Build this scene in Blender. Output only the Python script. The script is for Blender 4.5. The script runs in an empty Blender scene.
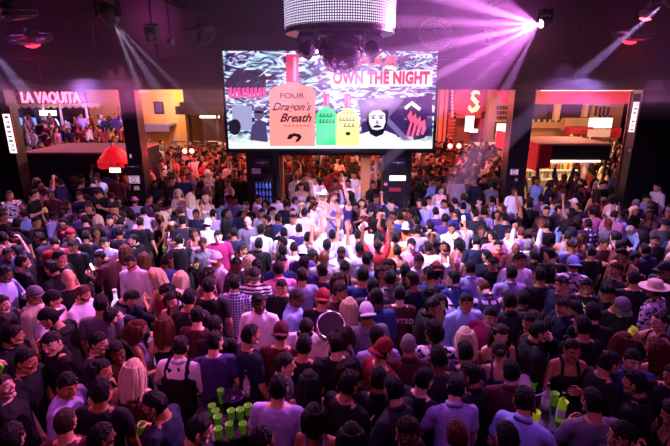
import bpy, bmesh, math, random
import numpy as np
from mathutils import Vector, Matrix, Euler
random.seed(7); np.random.seed(7)
sc = bpy.context.scene
COL = sc.collection
PI = math.pi
# ---------------------------------------------------------------- camera
CAMZ, PITCH, FPX = 4.2, math.radians(16.5), 450.0
cd = bpy.data.cameras.new('camera'); cam = bpy.data.objects.new('camera', cd); COL.objects.link(cam)
cam.location = (0, 0, CAMZ); cam.rotation_euler = (PI/2 - PITCH, 0, 0)
cd.sensor_width = 36; cd.lens = FPX/670*36; cd.clip_end = 200; cd.clip_start = 0.05
sc.camera = cam
def ray(px, py):
    u = px-335.0; v = 223.0-py
    return Vector((u, FPX*math.cos(PITCH)+v*math.sin(PITCH), -FPX*math.sin(PITCH)+v*math.cos(PITCH)))
def atY(px, py, Y):
    d = ray(px, py); return Vector((0, 0, CAMZ)) + d*(Y/d.y)
def atZ(px, py, z):
    d = ray(px, py); return Vector((0, 0, CAMZ)) + d*((z-CAMZ)/d.z)
def XatY(px, Y): return atY(px, 90, Y).x
# ---------------------------------------------------------------- materials
def lin(h):
    h = h.lstrip('#'); r = [int(h[i:i+2], 16)/255 for i in (0, 2, 4)]
    return tuple(((c/12.92) if c <= .04045 else ((c+.055)/1.055)**2.4) for c in r)+(1,)
MATS = {}
def nt_new(name):
    m = bpy.data.materials.new(name); m.use_nodes = True; nt = m.node_tree
    return m, nt, nt.nodes['Principled BSDF']
def mat(name, col, rough=.6, metal=0, bump=0, scale=20, spec=.5, var=0):
    if name in MATS: return MATS[name]
    m, nt, b = nt_new(name)
    c = lin(col) if isinstance(col, str) else col
    b.inputs['Base Color'].default_value = c
    b.inputs['Roughness'].default_value = rough; b.inputs['Metallic'].default_value = metal
    b.inputs['Specular IOR Level'].default_value = spec
    if bump or var:
        tc = nt.nodes.new('ShaderNodeTexCoord'); n = nt.nodes.new('ShaderNodeTexNoise'); n.inputs['Scale'].default_value = scale
        nt.links.new(tc.outputs['Object'], n.inputs['Vector'])
        if bump:
            bp = nt.nodes.new('ShaderNodeBump'); bp.inputs['Strength'].default_value = bump
            nt.links.new(n.outputs['Fac'], bp.inputs['Height']); nt.links.new(bp.outputs['Normal'], b.inputs['Normal'])
        if var:
            mx = nt.nodes.new('ShaderNodeMix'); mx.data_type = 'RGBA'
            mx.inputs['A'].default_value = c; mx.inputs['B'].default_value = tuple(x*(1-var) for x in c[:3])+(1,)
            nt.links.new(n.outputs['Fac'], mx.inputs['Factor']); nt.links.new(mx.outputs['Result'], b.inputs['Base Color'])
    MATS[name] = m; return m
def emat(name, col, strength, base='#000000'):
    if name in MATS: return MATS[name]
    m, nt, b = nt_new(name)
    b.inputs['Base Color'].default_value = lin(base); b.inputs['Emission Color'].default_value = lin(col)
    b.inputs['Emission Strength'].default_value = strength; MATS[name] = m; return m
def objcol(name, kind='plain', rough=.8, bump=.25, scale=14, spec=.3, sss=0):
    """base colour comes from the object's own colour (each garment has its own dye)"""
    m, nt, b = nt_new(name); N = nt.nodes; L = nt.links
    oi = N.new('ShaderNodeObjectInfo'); tc = N.new('ShaderNodeTexCoord')
    b.inputs['Roughness'].default_value = rough; b.inputs['Specular IOR Level'].default_value = spec
    n = N.new('ShaderNodeTexNoise'); n.inputs['Scale'].default_value = scale; n.inputs['Detail'].default_value = 4
    L.new(tc.outputs['Object'], n.inputs['Vector'])
    bp = N.new('ShaderNodeBump'); bp.inputs['Strength'].default_value = bump; bp.inputs['Distance'].default_value = .02
    L.new(n.outputs['Fac'], bp.inputs['Height']); L.new(bp.outputs['Normal'], b.inputs['Normal'])
    src = oi.outputs['Color']
    def mixf(fac, a, bcol):
        mx = N.new('ShaderNodeMix'); mx.data_type = 'RGBA'; L.new(fac, mx.inputs['Factor']); L.new(a, mx.inputs['A'])
        if isinstance(bcol, tuple): mx.inputs['B'].default_value = bcol
        else: L.new(bcol, mx.inputs['B'])
        return mx.outputs['Result']
    def band(axis, freq, thr):
        s = N.new('ShaderNodeSeparateXYZ'); L.new(tc.outputs['Object'], s.inputs[0])
        a = N.new('ShaderNodeMath'); a.operation = 'MULTIPLY'; a.inputs[1].default_value = freq; L.new(s.outputs[axis], a.inputs[0])
        f = N.new('ShaderNodeMath'); f.operation = 'FRACT'; L.new(a.outputs[0], f.inputs[0])
        g = N.new('ShaderNodeMath'); g.operation = 'GREATER_THAN'; g.inputs[1].default_value = thr; L.new(f.outputs[0], g.inputs[0])
        return g.outputs[0]
    if kind == 'stripe': src = mixf(band('Z', 22, .55), src, lin('#15121c'))
    if kind == 'check':
        src = mixf(band('Z', 26, .72), src, lin('#c9c8e0')); src = mixf(band('X', 26, .72), src, lin('#c9c8e0'))
    if kind == 'plaid':
        src = mixf(band('Z', 9, .65), src, lin('#d8cfe0')); src = mixf(band('X', 9, .65), src, lin('#2a2036'))
    if kind == 'floral':
        v = N.new('ShaderNodeTexNoise'); v.inputs['Scale'].default_value = 22; v.inputs['Detail'].default_value = 3; L.new(tc.outputs['Object'], v.inputs['Vector'])
        g = N.new('ShaderNodeMath'); g.operation = 'GREATER_THAN'; g.inputs[1].default_value = .53; L.new(v.outputs['Fac'], g.inputs[0])
        src = mixf(g.outputs[0], src, lin('#181626'))
    if kind == 'dots':
        v = N.new('ShaderNodeTexVoronoi'); v.inputs['Scale'].default_value = 42; v.inputs['Randomness'].default_value = .1; L.new(tc.outputs['Object'], v.inputs['Vector'])
        g = N.new('ShaderNodeMath'); g.operation = 'LESS_THAN'; g.inputs[1].default_value = .25; L.new(v.outputs['Distance'], g.inputs[0])
        src = mixf(g.outputs[0], src, lin('#d9d2e6'))
    if kind == 'hair':
        wv = N.new('ShaderNodeTexWave'); wv.inputs['Scale'].default_value = 30; wv.inputs['Distortion'].default_value = 5; wv.bands_direction = 'X'
        L.new(tc.outputs['Object'], wv.inputs['Vector'])
        hs = N.new('ShaderNodeHueSaturation'); hs.inputs['Value'].default_value = .7; L.new(src, hs.inputs['Color'])
        src = mixf(wv.outputs['Fac'], hs.outputs['Color'], src)
        L.new(wv.outputs['Fac'], bp.inputs['Height'])
    L.new(src, b.inputs['Base Color'])
    if sss:
        b.inputs['Subsurface Weight'].default_value = 0
    MATS[name] = m; return m
SKIN = objcol('skin', rough=.5, bump=.08, scale=60, spec=.5)
M_EYE = mat('eye', '#d9d4d2', .3); M_IRIS = mat('iris', '#120b08', .2); M_LIP = mat('lips', '#6d2c2a', .45); M_BROW = mat('brow', '#120c0a', .8)
CLOTH = {k: objcol('cloth_'+k, k) for k in ('plain', 'stripe', 'check', 'plaid', 'floral', 'dots')}
HAIR = objcol('hair', 'hair', rough=.55, bump=.5, scale=40, spec=.25)
TROUS = objcol('trouser_cloth', rough=.85); SHOE = mat('shoe_leather', '#15120f', .4)
# ---------------------------------------------------------------- mesh building
class MB:
    """collects verts/faces with a material index"""
    def __init__(s): s.v = []; s.f = []; s.m = []; s.mi = 0
    def add(s, v, f):
        o = len(s.v); s.v += [tuple(p) for p in v]; s.f += [tuple(i+o for i in q) for q in f]; s.m += [s.mi]*len(f); return s
    def box(s, lo, hi, M=None):
        x0, y0, z0 = lo; x1, y1, z1 = hi
        v = [Vector(p) for p in ((x0,y0,z0),(x1,y0,z0),(x1,y1,z0),(x0,y1,z0),(x0,y0,z1),(x1,y0,z1),(x1,y1,z1),(x0,y1,z1))]
        if M is not None: v = [M @ p for p in v]
        return s.add(v, [(0,3,2,1),(4,5,6,7),(0,1,5,4),(1,2,6,5),(2,3,7,6),(3,0,4,7)])
    def rings(s, rs, cap=True):
        n = len(rs[0]); v = [p for r in rs for p in r]; f = []
        for i in range(len(rs)-1):
            for j in range(n):
                k = (j+1) % n; f.append((i*n+j, i*n+k, (i+1)*n+k, (i+1)*n+j))
        if cap: f.append(tuple(reversed(range(n)))); f.append(tuple((len(rs)-1)*n+j for j in range(n)))
        return s.add(v, f)
    def caps(s, a, b, ra, rb, n=12, k=3):
        a = Vector(a); b = Vector(b); d = (b-a)
        L = d.length; d = d/L if L > 1e-6 else Vector((0, 0, 1))
        q = Vector((0, 0, 1)).rotation_difference(d).to_matrix(); rs = []
        seq = [(a, ra, -1, t) for t in range(k, 0, -1)]+[(a, ra, 0, 0), (b, rb, 0, 0)]+[(b, rb, 1, t) for t in range(1, k+1)]
        for c, r, sg, t in seq:
            an = t/(k+.35)*PI/2; rr = r*math.cos(an); h = sg*r*math.sin(an)
            rs.append([c + q @ Vector((rr*math.cos(j*2*PI/n), rr*math.sin(j*2*PI/n), h)) for j in range(n)])
        return s.rings(rs)
    def ell(s, c, r, M=None, n=16, k=10):
        rs = []
        for i in range(k):
            an = -PI/2*.97 + PI*.97*i/(k-1)
            ring = [Vector((r[0]*math.cos(an)*math.cos(j*2*PI/n), r[1]*math.cos(an)*math.sin(j*2*PI/n), r[2]*math.sin(an))) for j in range(n)]
            rs.append([Vector(c)+((M @ p) if M is not None else p) for p in ring])
        return s.rings(rs)
    def loft(s, rows, T=None, n=22, pw=2.4):
        """rows: (z, rx, ry, y, x) superellipse sections"""
        rs = []
        for row in rows:
            z, rx, ry, cy = row[:4]; cx = row[4] if len(row) > 4 else 0; ring = []
            for j in range(n):
                a = j*2*PI/n; c, q = math.cos(a), math.sin(a)
                p = Vector((cx+rx*math.copysign(abs(c)**(2/pw), c), cy+ry*math.copysign(abs(q)**(2/pw), q), z))
                ring.append(T(p) if T else p)
            rs.append(ring)
        return s.rings(rs)
    def tube(s, pts, r, n=10, closed=False):
        pts = [Vector(p) for p in pts]; rs = []; m = len(pts)
        for i, p in enumerate(pts):
            if closed: d = pts[(i+1) % m]-pts[i-1]
            else: d = pts[min(i+1, m-1)]-pts[max(i-1, 0)]
            q = d.normalized().to_track_quat('Z', 'Y').to_matrix(); rr = r[i] if isinstance(r, (list, tuple)) else r
            rs.append([p + q @ Vector((rr*math.cos(j*2*PI/n), rr*math.sin(j*2*PI/n), 0)) for j in range(n)])
        if closed: rs.append(rs[0]); return s.rings(rs, False)
        return s.rings(rs)
    def ring(s, c, R, r, M=None, n=28, k=8):
        pts = []
        for i in range(n):
            p = Vector((R*math.cos(i*2*PI/n), R*math.sin(i*2*PI/n), 0)); pts.append(Vector(c)+(M @ p if M is not None else p))
        return s.tube(pts, r, k, True)
    def lathe(s, prof, c=(0, 0, 0), n=24, M=None):
        rs = []
        for r, z in prof:
            ring = [Vector((r*math.cos(j*2*PI/n), r*math.sin(j*2*PI/n), z)) for j in range(n)]
            rs.append([Vector(c)+(M @ p if M is not None else p) for p in ring])
        return s.rings(rs)
    def poly(s, pts, y0, y1):
        """prism of an x-z outline between y0 and y1"""
        n = len(pts)
        v = [(x, y0, z) for x, z in pts]+[(x, y1, z) for x, z in pts]
        f = [tuple(range(n)), tuple(reversed(range(n, 2*n)))]+[(i, (i+1) % n, n+(i+1) % n, n+i)[::-1] for i in range(n)]
        return s.add(v, f)
    def mesh(s, name, mats=(), smooth=False):
        me = bpy.data.meshes.new(name); me.from_pydata(s.v, [], s.f)
        for m in mats: me.materials.append(m)
        if any(s.m): me.polygons.foreach_set('material_index', s.m)
        if smooth: me.polygons.foreach_set('use_smooth', [True]*len(me.polygons))
        me.update()
        bm = bmesh.new(); bm.from_mesh(me); bmesh.ops.recalc_face_normals(bm, faces=bm.faces); bm.to_mesh(me); bm.free()
        return me
    def obj(s, name, mats, parent=None, smooth=False, loc=(0, 0, 0), rot=(0, 0, 0), bevel=0):
        if not isinstance(mats, (list, tuple)): mats = [mats]
        o = bpy.data.objects.new(name, s.mesh(name, mats, smooth)); COL.objects.link(o); o.parent = parent
        o.location = loc; o.rotation_euler = rot
        if bevel:
            b = o.modifiers.new('bevel', 'BEVEL'); b.width = bevel; b.segments = 2; b.limit_method = 'ANGLE'
        return o
def tag(o, label=None, cat=None, group=None, kind=None):
    if label: o['label'] = label
    if cat: o['category'] = cat
    if group: o['group'] = group
    if kind: o['kind'] = kind
    return o
def empty(name, loc, rot=(0, 0, 0)):
    o = bpy.data.objects.new(name, None); COL.objects.link(o); o.location = loc; o.rotation_euler = rot; o.empty_display_size = .1; return o
def evalmods(me, mods):
    o = bpy.data.objects.new('tmp', me); COL.objects.link(o)
    for t, kw in mods:
        m = o.modifiers.new(t, t)
        for k, v in kw.items(): setattr(m, k, v)
    dg = bpy.context.evaluated_depsgraph_get(); dg.update()
    out = bpy.data.meshes.new_from_object(o.evaluated_get(dg), depsgraph=dg)
    bpy.data.objects.remove(o); return out
def remesh(mb, vox, ratio=1, smooth=2):
    me = mb.mesh('r')
    mods = [('REMESH', dict(mode='VOXEL', voxel_size=vox, use_smooth_shade=True))]
    if smooth: mods.append(('SMOOTH', dict(factor=.5, iterations=smooth)))
    if ratio < 1: mods.append(('DECIMATE', dict(ratio=ratio)))
    return evalmods(me, mods)
def arrays(me):
    n = len(me.vertices); co = np.empty(n*3); me.vertices.foreach_get('co', co)
    me.calc_loop_triangles(); t = np.empty(len(me.loop_triangles)*3, int); me.loop_triangles.foreach_get('vertices', t)
    pi = np.empty(len(me.loop_triangles), np.int32); me.loop_triangles.foreach_get('polygon_index', pi)
    pm = np.zeros(len(me.polygons), np.int32); me.polygons.foreach_get('material_index', pm); mi = pm[pi].astype(int)
    return co.reshape(-1, 3), t.reshape(-1, 3), mi
def from_arrays(name, V, F, mi=None, mats=(), smooth=True):
    me = bpy.data.meshes.new(name)
    me.vertices.add(len(V)); me.vertices.foreach_set('co', np.ascontiguousarray(V, dtype=np.float32).ravel())
    me.loops.add(len(F)*3); me.loops.foreach_set('vertex_index', np.ascontiguousarray(F, dtype=np.int32).ravel())
    me.polygons.add(len(F)); me.polygons.foreach_set('loop_start', np.arange(0, len(F)*3, 3, dtype=np.int32))
    for m in mats: me.materials.append(m)
    me.update(calc_edges=True)
    if mi is not None: me.polygons.foreach_set('material_index', np.ascontiguousarray(mi, dtype=np.int32))
    me.polygons.foreach_set('use_smooth', [smooth]*len(F)); me.update(); return me
def xf(V, M):
    M = np.array(M); return V @ M[:3, :3].T + M[:3, 3]
# ---------------------------------------------------------------- heads, hair, hands
def headfn(u, s=1.0, sex='M'):
    """unit direction -> skull and face surface"""
    x, y, z = u; q = max(0, -z)
    rx, ry, rz = .077, .098, .118
    X = x*rx*(1-.30*q**1.6); Y = y*ry; Z = z*rz
    if y > 0: Y *= (1-.10*q) * (.97 if z < .3 else 1)
    else: Y *= 1.02-.42*q**1.3
    Y += .006
    return Vector((X*s, Y*s, Z*s))
def sph(n, k):
    for i in range(k):
        an = -PI/2*.985+PI*.985*i/(k-1)
        yield [Vector((math.cos(an)*math.cos(j*2*PI/n), math.cos(an)*math.sin(j*2*PI/n), math.sin(an))) for j in range(n)]
def make_head(sex):
    b = MB(); b.rings([[headfn(u, 1, sex) for u in r] for r in sph(28, 20)])
    w = 1 if sex == 'M' else .85
    b.caps((0, .092, .022), (0, .113, -.020), .0075, .0115*w)
    for s in (-1, 1):
        b.ell((s*.011*w, .104, -.024), (.008, .009, .007))
        b.caps((s*.012, .092, .036), (s*.046, .080, .036), .008*w, .006)
        b.ell((s*.031, .082, .014), (.0145, .013, .011))
        b.ell((s*.045, .068, -.022), (.02, .018, .018))
        M = Matrix.Rotation(s*.35, 3, 'Z') @ Matrix.Rotation(-.15, 3, 'X')
        b.ell((s*.080, -.004, .0), (.008, .018, .031), M); b.ell((s*.083, .004, -.022), (.007, .009, .010), M)
        b.caps((s*.058, .01, -.055), (s*.022, .072, -.098), .017, .017)
    b.caps((-.019, .093, -.054), (.019, .093, -.054), .0065, .0065); b.caps((-.016, .092, -.065), (.016, .092, -.065), .0075, .0075)
    b.ell((0, .082, -.098), (.022*w, .018, .018))
    nr = .056 if sex == 'M' else .046
    b.caps((0, -.020, -.05), (0, -.034, -.17), nr, nr+.004, 18)
    me = remesh(b, .0052, .5, 1); V, F, mi = arrays(me)
    C = V[F].mean(1); mi[:] = 0
    for s in (-1, 1):
        d = np.abs(C-np.array([s*.031, .09, .013])) / np.array([.0125, .03, .0048])
        e = (d**2).sum(1) < 1; mi[e] = 1
        d2 = np.abs(C-np.array([s*.031, .095, .013])) / np.array([.0062, .03, .0065]); mi[(d2**2).sum(1) < 1] = 2
        bz = .036+.003*(1-np.abs(np.abs(C[:, 0])-.03)/.02)
        mi[(C[:, 0]*s > .012) & (C[:, 0]*s < .050) & (np.abs(C[:, 2]-bz) < .0050) & (C[:, 1] > .06)] = 4
    mi[(np.abs(C[:, 0]) < .024) & (np.abs(C[:, 2]+.0595) < .0115*(1-np.abs(C[:, 0])/.034)) & (C[:, 1] > .08)] = 3
    return V, F, mi
def shell(test, s, thick=.012, noise=.0, sx=0, zoff=0, n=40, k=30, wav=0):
    """hair or hat shell: the part of the skull surface where test(point, dir) holds, thickened"""
    vs = []; rows = list(sph(n, k)); me = bpy.data.meshes.new('s'); V = []; keep = []
    for r in rows:
        for u in r:
            p = headfn(u, s); nz = random.uniform(-noise, noise)+wav*math.sin(9*math.atan2(u.y, u.x)+7*u.z)
            p = p+u*nz+Vector((0, 0, zoff)); V.append(p); keep.append(test(p, u))
    F = []
    for i in range(k-1):
        for j in range(n):
            q = (i*n+j, i*n+(j+1) % n, (i+1)*n+(j+1) % n, (i+1)*n+j)
            if sum(keep[t] for t in q) >= 3: F.append(q)
    top = tuple((k-1)*n+j for j in range(n)); F.append(top)
    me.from_pydata([tuple(p) for p in V], [], F)
    bm = bmesh.new(); bm.from_mesh(me); loose = [v for v in bm.verts if not v.link_faces]; bmesh.ops.delete(bm, geom=loose, context='VERTS')
    bm.to_mesh(me); bm.free()
    return evalmods(me, [('SOLIDIFY', dict(thickness=thick, offset=-.6)), ('SMOOTH', dict(factor=.4, iterations=1))])
def hairline(p, u):
    if p.y > .035: return p.z > .060-.12*max(0, .075-p.y)
    if p.y > -.015: return p.z > .012 or (p.z > -.01 and p.y > .012)
    return p.z > -.070-.2*max(0, .0-(p.y+.05))
def joinmb(*parts):
    V = []; F = []; mi = []; o = 0
    for (v, f, m) in parts:
        V.append(v); F.append(f+o); mi.append(m); o += len(v)
    return np.vstack(V), np.vstack(F), np.concatenate(mi)
def drape(z1, flare=.03, n=40, k=14, span=100):
    """long hair falling behind and beside the face"""
    V = []; F = []
    for i in range(k):
        t = i/(k-1); z = .085+(z1-.085)*t
        for j in range(n):
            a = math.radians(-90-span+2*span*j/(n-1)+ (0)); w = 1+.10*math.sin(j*1.9)*.5+.04*math.sin(j*.8+3*t)
            g = min(1, t*4); rx = (.066+.024*g+flare*math.sin(min(1, t*1.5)*PI/2))*w; ry = (.082+.026*g+.012*t)*w
            z += .022*t*math.sin(j*.7)*math.cos(j*.31) ; y = ry*math.sin(a)-.012*t; x = rx*math.cos(a)*(1-.12*t)
            if y > .02: y = .02+(y-.02)*.6
            V.append((x, y, z+.006*math.sin(j*2.3)*t))
    for i in range(k-1):
        for j in range(n-1): F.append((i*n+j, i*n+j+1, (i+1)*n+j+1, (i+1)*n+j))
    me = bpy.data.meshes.new('d'); me.from_pydata(V, [], F)
    return evalmods(me, [('SOLIDIFY', dict(thickness=.022, offset=-1)), ('SMOOTH', dict(factor=.5, iterations=2))])
HEADS = {s: make_head(s) for s in 'MF'}
def finish(parts, name, mats):
    V, F, mi = joinmb(*parts) if len(parts) > 1 else parts[0]
    return from_arrays(name, V, F, mi, mats)
HM = {}
HM['short'] = finish([arrays(shell(hairline, 1.075, noise=.006, wav=.003))], 'hair_short', [HAIR])
HM['quiff'] = finish([arrays(shell(lambda p, u: hairline(p, u), 1.11, noise=.009, zoff=.006, wav=.004))], 'hair_quiff', [HAIR])
HM['buzz'] = finish([arrays(shell(hairline, 1.035, thick=.008))], 'hair_buzz', [HAIR])
HM['curly'] = finish([arrays(shell(hairline, 1.20, thick=.03, noise=.014))], 'hair_curly', [HAIR])
def lh(p, u): return (p.z > .072 if p.y > .05 else p.z > .01) if p.y > -.0 else p.z > -.02
_long = arrays(shell(lh, 1.10, noise=.002, wav=.003))
HM['long'] = finish([_long, arrays(drape(-.30))], 'hair_long', [HAIR])
HM['bob'] = finish([_long, arrays(drape(-.15, .022))], 'hair_bob', [HAIR])
b = MB(); b.ell((0, -.125, .03), (.045, .042, .045)); b.ring((0, -.10, .03), .03, .008, Matrix.Rotation(PI/2, 3, 'X'))
HM['bun'] = finish([arrays(shell(lh, 1.075, noise=.001)), arrays(remesh(b, .008, .5))], 'hair_bun', [HAIR])
def capmesh(back, flat=False):
    parts = [arrays(shell(lambda p, u: p.z > .028+.1*p.y, 1.13, thick=.008, zoff=.006))]
    b = MB(); n = 15; top = []; lo = []
    sgn = -1 if back else 1
    for j in range(n):
        a = math.radians(-62+124*j/(n-1)); top.append((math.sin(a), math.cos(a)))
    V = []; F = []
    for i, (rr, dz) in enumerate(((.085, 0), (.115, .003), (.150, -.006))):
        for x, y in top:
            V.append((x*(.088+(rr-.085)*.35), sgn*(y*rr*1.1+.012), .040-.14*abs(x)**2*.25+dz))
    for i in range(2):
        for j in range(n-1): F.append((i*n+j, i*n+j+1, (i+1)*n+j+1, (i+1)*n+j))
    me = bpy.data.meshes.new('b'); me.from_pydata(V, [], F)
    parts.append(arrays(evalmods(me, [('SOLIDIFY', dict(thickness=.006, offset=0))])))
    b.ell((0, .004, .142), (.009, .009, .006), n=10, k=6); parts.append(arrays(b.mesh('x')))
    return finish(parts, 'cap', [CLOTH['plain']])
HM['cap'] = capmesh(False); HM['backcap'] = capmesh(True)
b = MB(); b.lathe([(.0, .145), (.055, .142), (.085, .125), (.094, .06), (.097, .045), (.15, .040), (.185, .050), (.188, .044), (.15, .032), (.09, .034)], n=32)
HM['hat'] = b.mesh('hat', [CLOTH['plain']], True)
HM['beanie'] = finish([arrays(shell(lambda p, u: p.z > .022 and not (p.y > .09 and p.z < .03), 1.13, thick=.012, noise=.001, zoff=.008))], 'beanie', [CLOTH['plain']])
def beardtest(p, u): return p.y > .0 and p.z < -.018-.25*max(0, .06-p.y)*0 and not (abs(p.x) < .03 and -.078 < p.z < -.044 and p.y > .05) and p.z > -.125 and not (p.z > -.040 and abs(p.x) < .045)
me = shell(beardtest, 1.05, thick=.008, noise=.0015)
V, F, mi = arrays(me); C = V[F].mean(1); k = C[:, 2] < 0; F = F[k]
HM['beard'] = from_arrays('beard', V, F, None, [HAIR])
b = MB(); 
for s in (-1, 1): b.ell((s*.033, .106, .012), (.024, .004, .018))
b.caps((-.015, .108, .018), (.015, .108, .018), .003, .003)
for s in (-1, 1): b.caps((s*.056, .10, .016), (s*.086, -.01, .012), .003, .003)
HM['glasses'] = b.mesh('glasses', [mat('dark_lens', '#08070c', .1)], True)

def make_hand(curl, spread=.12, thumb=.5):
    """right hand: wrist at origin, fingers along +Y, palm facing -Z, thumb on -X side"""
    b = MB(); xs = (-.030, -.010, .010, .029); ln = ((.045, .026, .022), (.050, .030, .024), (.046, .028, .023), (.036, .021, .020))
    for i, x in enumerate(xs):
        k = Vector((x, .088-.005*abs(i-1), 0)); b.caps((x*.75, .005, 0), k, .014, .0125, 10)
        a = -(x/.03)*spread*.5; cu = 0; p = k
        for j, L in enumerate(ln[i]):
            cu += curl*(.95, 1.15, .8)[j]*(1+.08*i)
            d = Vector((math.sin(-a)*math.cos(cu), math.cos(cu)*math.cos(a), -math.sin(cu))); q = p+d*L
            b.caps(p, q, .0098-.0012*j, .0090-.0012*j, 10); p = q
    b.ell((0, .045, -.002), (.040, .045, .013))
    d1 = Vector((-.75, .62, -.25-.5*curl)).normalized(); p0 = Vector((-.022, .018, -.006)); p1 = p0+d1*.042
    d2 = (d1+Vector((.35+.5*thumb, .25, -.5*curl))).normalized(); p2 = p1+d2*.032; d3 = (d2+Vector((.5*thumb, .1, -.35*curl))).normalized(); p3 = p2+d3*.027
    b.caps(p0, p1, .016, .0125, 10); b.caps(p1, p2, .0115, .0105, 10); b.caps(p2, p3, .0105, .0085, 10)
    b.caps((0, -.04, 0), (0, .012, 0), .026, .027, 14)
    return arrays(remesh(b, .0042, .32, 1))
HANDS = {'relax': make_hand(.35), 'grip': make_hand(.85), 'open': make_hand(.08, .5), 'fist': make_hand(1.25)}
def hand_arrays(kind, wrist, d, back, side):
    V, F, mi = HANDS[kind]; V = V.copy()
    if side < 0: pass
    if side > 0: V = V.copy()
    # natural: right hand (x>0 side) has thumb towards -X when palm down and fingers forward
    if side < 0: V[:, 0] *= -1; F = F[:, ::-1]
    y = d.normalized(); z = (back-y*back.dot(y))
    if z.length < 1e-3: z = Vector((1, 0, .1)).cross(y)
    z.normalize(); x = y.cross(z)
    M = Matrix(((x.x, y.x, z.x, wrist.x), (x.y, y.y, z.y, wrist.y), (x.z, y.z, z.z, wrist.z), (0, 0, 0, 1)))
    return xf(V, M), F, mi*0
HAZE = 0.02; EXPO = 0.15; BEAMK = 3.2
# ---------------------------------------------------------------- people
def V3(*a): return Vector(a)
DOWN = (V3(.20, .02, -1), V3(.04, .30, -1), 'relax', V3(1, .1, 0))
DOWN2 = (V3(.28, -.08, -1), V3(.02, .55, -.9), 'relax', V3(1, .1, 0))
CUP = (V3(.28, .12, -1), V3(-.42, .95, .45), 'grip', V3(1, .4, .2))
CUPLOW = (V3(.22, .10, -1), V3(-.10, 1, -.05), 'grip', V3(1, .1, .2))
CHEST = (V3(.30, .25, -.9), V3(-.75, .65, .30), 'relax', V3(.3, .8, .3))
RAISE = (V3(.45, .30, .85), V3(-.10, .25, 1), 'grip', V3(.3, -1, 0))
HIGH = (V3(.25, .35, 1), V3(.05, .15, 1), 'open', V3(.2, -1, .1))
FACE = (V3(.50, .55, -.55), V3(-.70, .45, .75), 'grip', V3(.8, .6, .3))
REACH = (V3(.20, .9, -.25), V3(-.05, 1, .10), 'open', V3(.2, 0, 1))
PHONE = (V3(.18, .38, -.9), V3(-.38, .85, .55), 'grip', V3(1, .5, -.2))
TABLE = (V3(.22, .45, -.9), V3(-.15, 1, -.35), 'relax', V3(.2, 0, 1))
HEADH = (V3(.9, .25, .25), V3(-.75, -.15, .70), 'open', V3(.6, .3, .6))
POSE = {   # lean, head (yaw, pitch, roll), right arm, left arm, side of a held thing
 'i': (2, (0, -4, 0), DOWN, DOWN), 'l': (1, (34, -6, 3), DOWN2, DOWN), 'r': (1, (-34, -6, -3), DOWN, DOWN2),
 'd': (2, (12, -6, 0), CUP, DOWN), 'e': (3, (-16, -8, 0), DOWN2, CUP), 'k': (4, (8, -10, 4), CUPLOW, CHEST),
 'p': (4, (0, -26, 0), PHONE, PHONE), 'u': (-2, (-8, 6, 0), RAISE, DOWN), 'w': (-2, (10, 4, 0), DOWN, HIGH),
 'U': (-3, (0, 8, 0), HIGH, RAISE), 't': (8, (28, -8, -4), CHEST, DOWN2), 's': (9, (-28, -10, 4), DOWN, CHEST),
 'b': (24, (6, -24, 0), TABLE, TABLE), 'f': (4, (10, 4, 0), FACE, DOWN), 'a': (5, (0, -2, 0), REACH, DOWN), 'h': (0, (0, -4, 0), HEADH, HEADH),
}
def skeleton(pose, sex):
    lean, hd, ra, la = POSE[pose]; L = math.radians(-lean)
    def B(p):
        p = Vector(p); t = min(1, max(0, (p.z-.90)/.45)); t = t*t*(3-2*t)
        return Matrix.Translation((0, 0, .92)) @ Matrix.Rotation(L*t, 4, 'X') @ Matrix.Translation((0, 0, -.92)) @ p
    BM = Matrix.Translation((0, 0, .92)) @ Matrix.Rotation(L, 4, 'X') @ Matrix.Translation((0, 0, -.92))
    piv = Vector((0, -.035, -.125))
    R = Matrix.Rotation(math.radians(hd[0]), 4, 'Z') @ Matrix.Rotation(math.radians(hd[1]), 4, 'X') @ Matrix.Rotation(math.radians(hd[2]), 4, 'Y')
    H = BM @ Matrix.Translation((0, .012, 1.645)) @ Matrix.Translation(piv) @ R @ Matrix.Translation(-piv)
    sw = .182 if sex == 'M' else .158; arms = {}
    for side, (u, f, hk, bk) in ((1, ra), (-1, la)):
        u = Vector((u.x*side, u.y, u.z)).normalized(); f = Vector((f.x*side, f.y, f.z)).normalized(); bk = Vector((bk.x*side, bk.y, bk.z)).normalized()
        up = max(0, u.z); S = B((side*(sw-.02*up), 0, 1.425+.035*up)); E = S+u*.285; W = E+f*.245
        arms[side] = (S, E, W, f, hk, bk)
    return B, H, arms
ROWS = {'M': [(z, rx*.95, ry, y) for z, rx, ry, y in ((.84,.150,.105,0),(.94,.165,.118,-.005),(1.04,.150,.105,0),(1.15,.152,.108,.002),(1.27,.172,.118,.004),(1.37,.180,.114,0),(1.44,.160,.092,-.008),(1.485,.095,.068,-.015),(1.52,.055,.055,-.02))],
        'F': [(.84,.158,.110,-.005),(.93,.172,.122,-.008),(1.03,.135,.100,0),(1.12,.122,.092,.002),(1.25,.145,.105,.002),(1.36,.150,.098,0),(1.43,.132,.080,-.008),(1.48,.078,.058,-.015),(1.52,.046,.047,-.02)]}
def infl(rows, a, waist=.0): return [(z, rx+a+waist*max(0, 1-abs(z-1.05)/.2), ry+a+waist*max(0, 1-abs(z-1.05)/.2), y) for z, rx, ry, y in rows]
def arm_geo(b, arms, r0, r1, r2, frac=2.0, trap=True, B=None):
    for side, (S, E, W, f, hk, bk) in arms.items():
        if trap: b.caps(B((side*.07, -.012, 1.455)), S, .052 if r0 > .04 else .04, r0*.98, 14)
        if frac <= 1: b.caps(S, S.lerp(E, frac), r0, r0*1.02, 14)
        else: b.caps(S, E, r0, r1, 14); b.caps(E, E.lerp(W, frac-1), r1, r2, 14)
LEGS = ((.095, .105, .02), (-.095, -.12, -.05))
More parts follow.
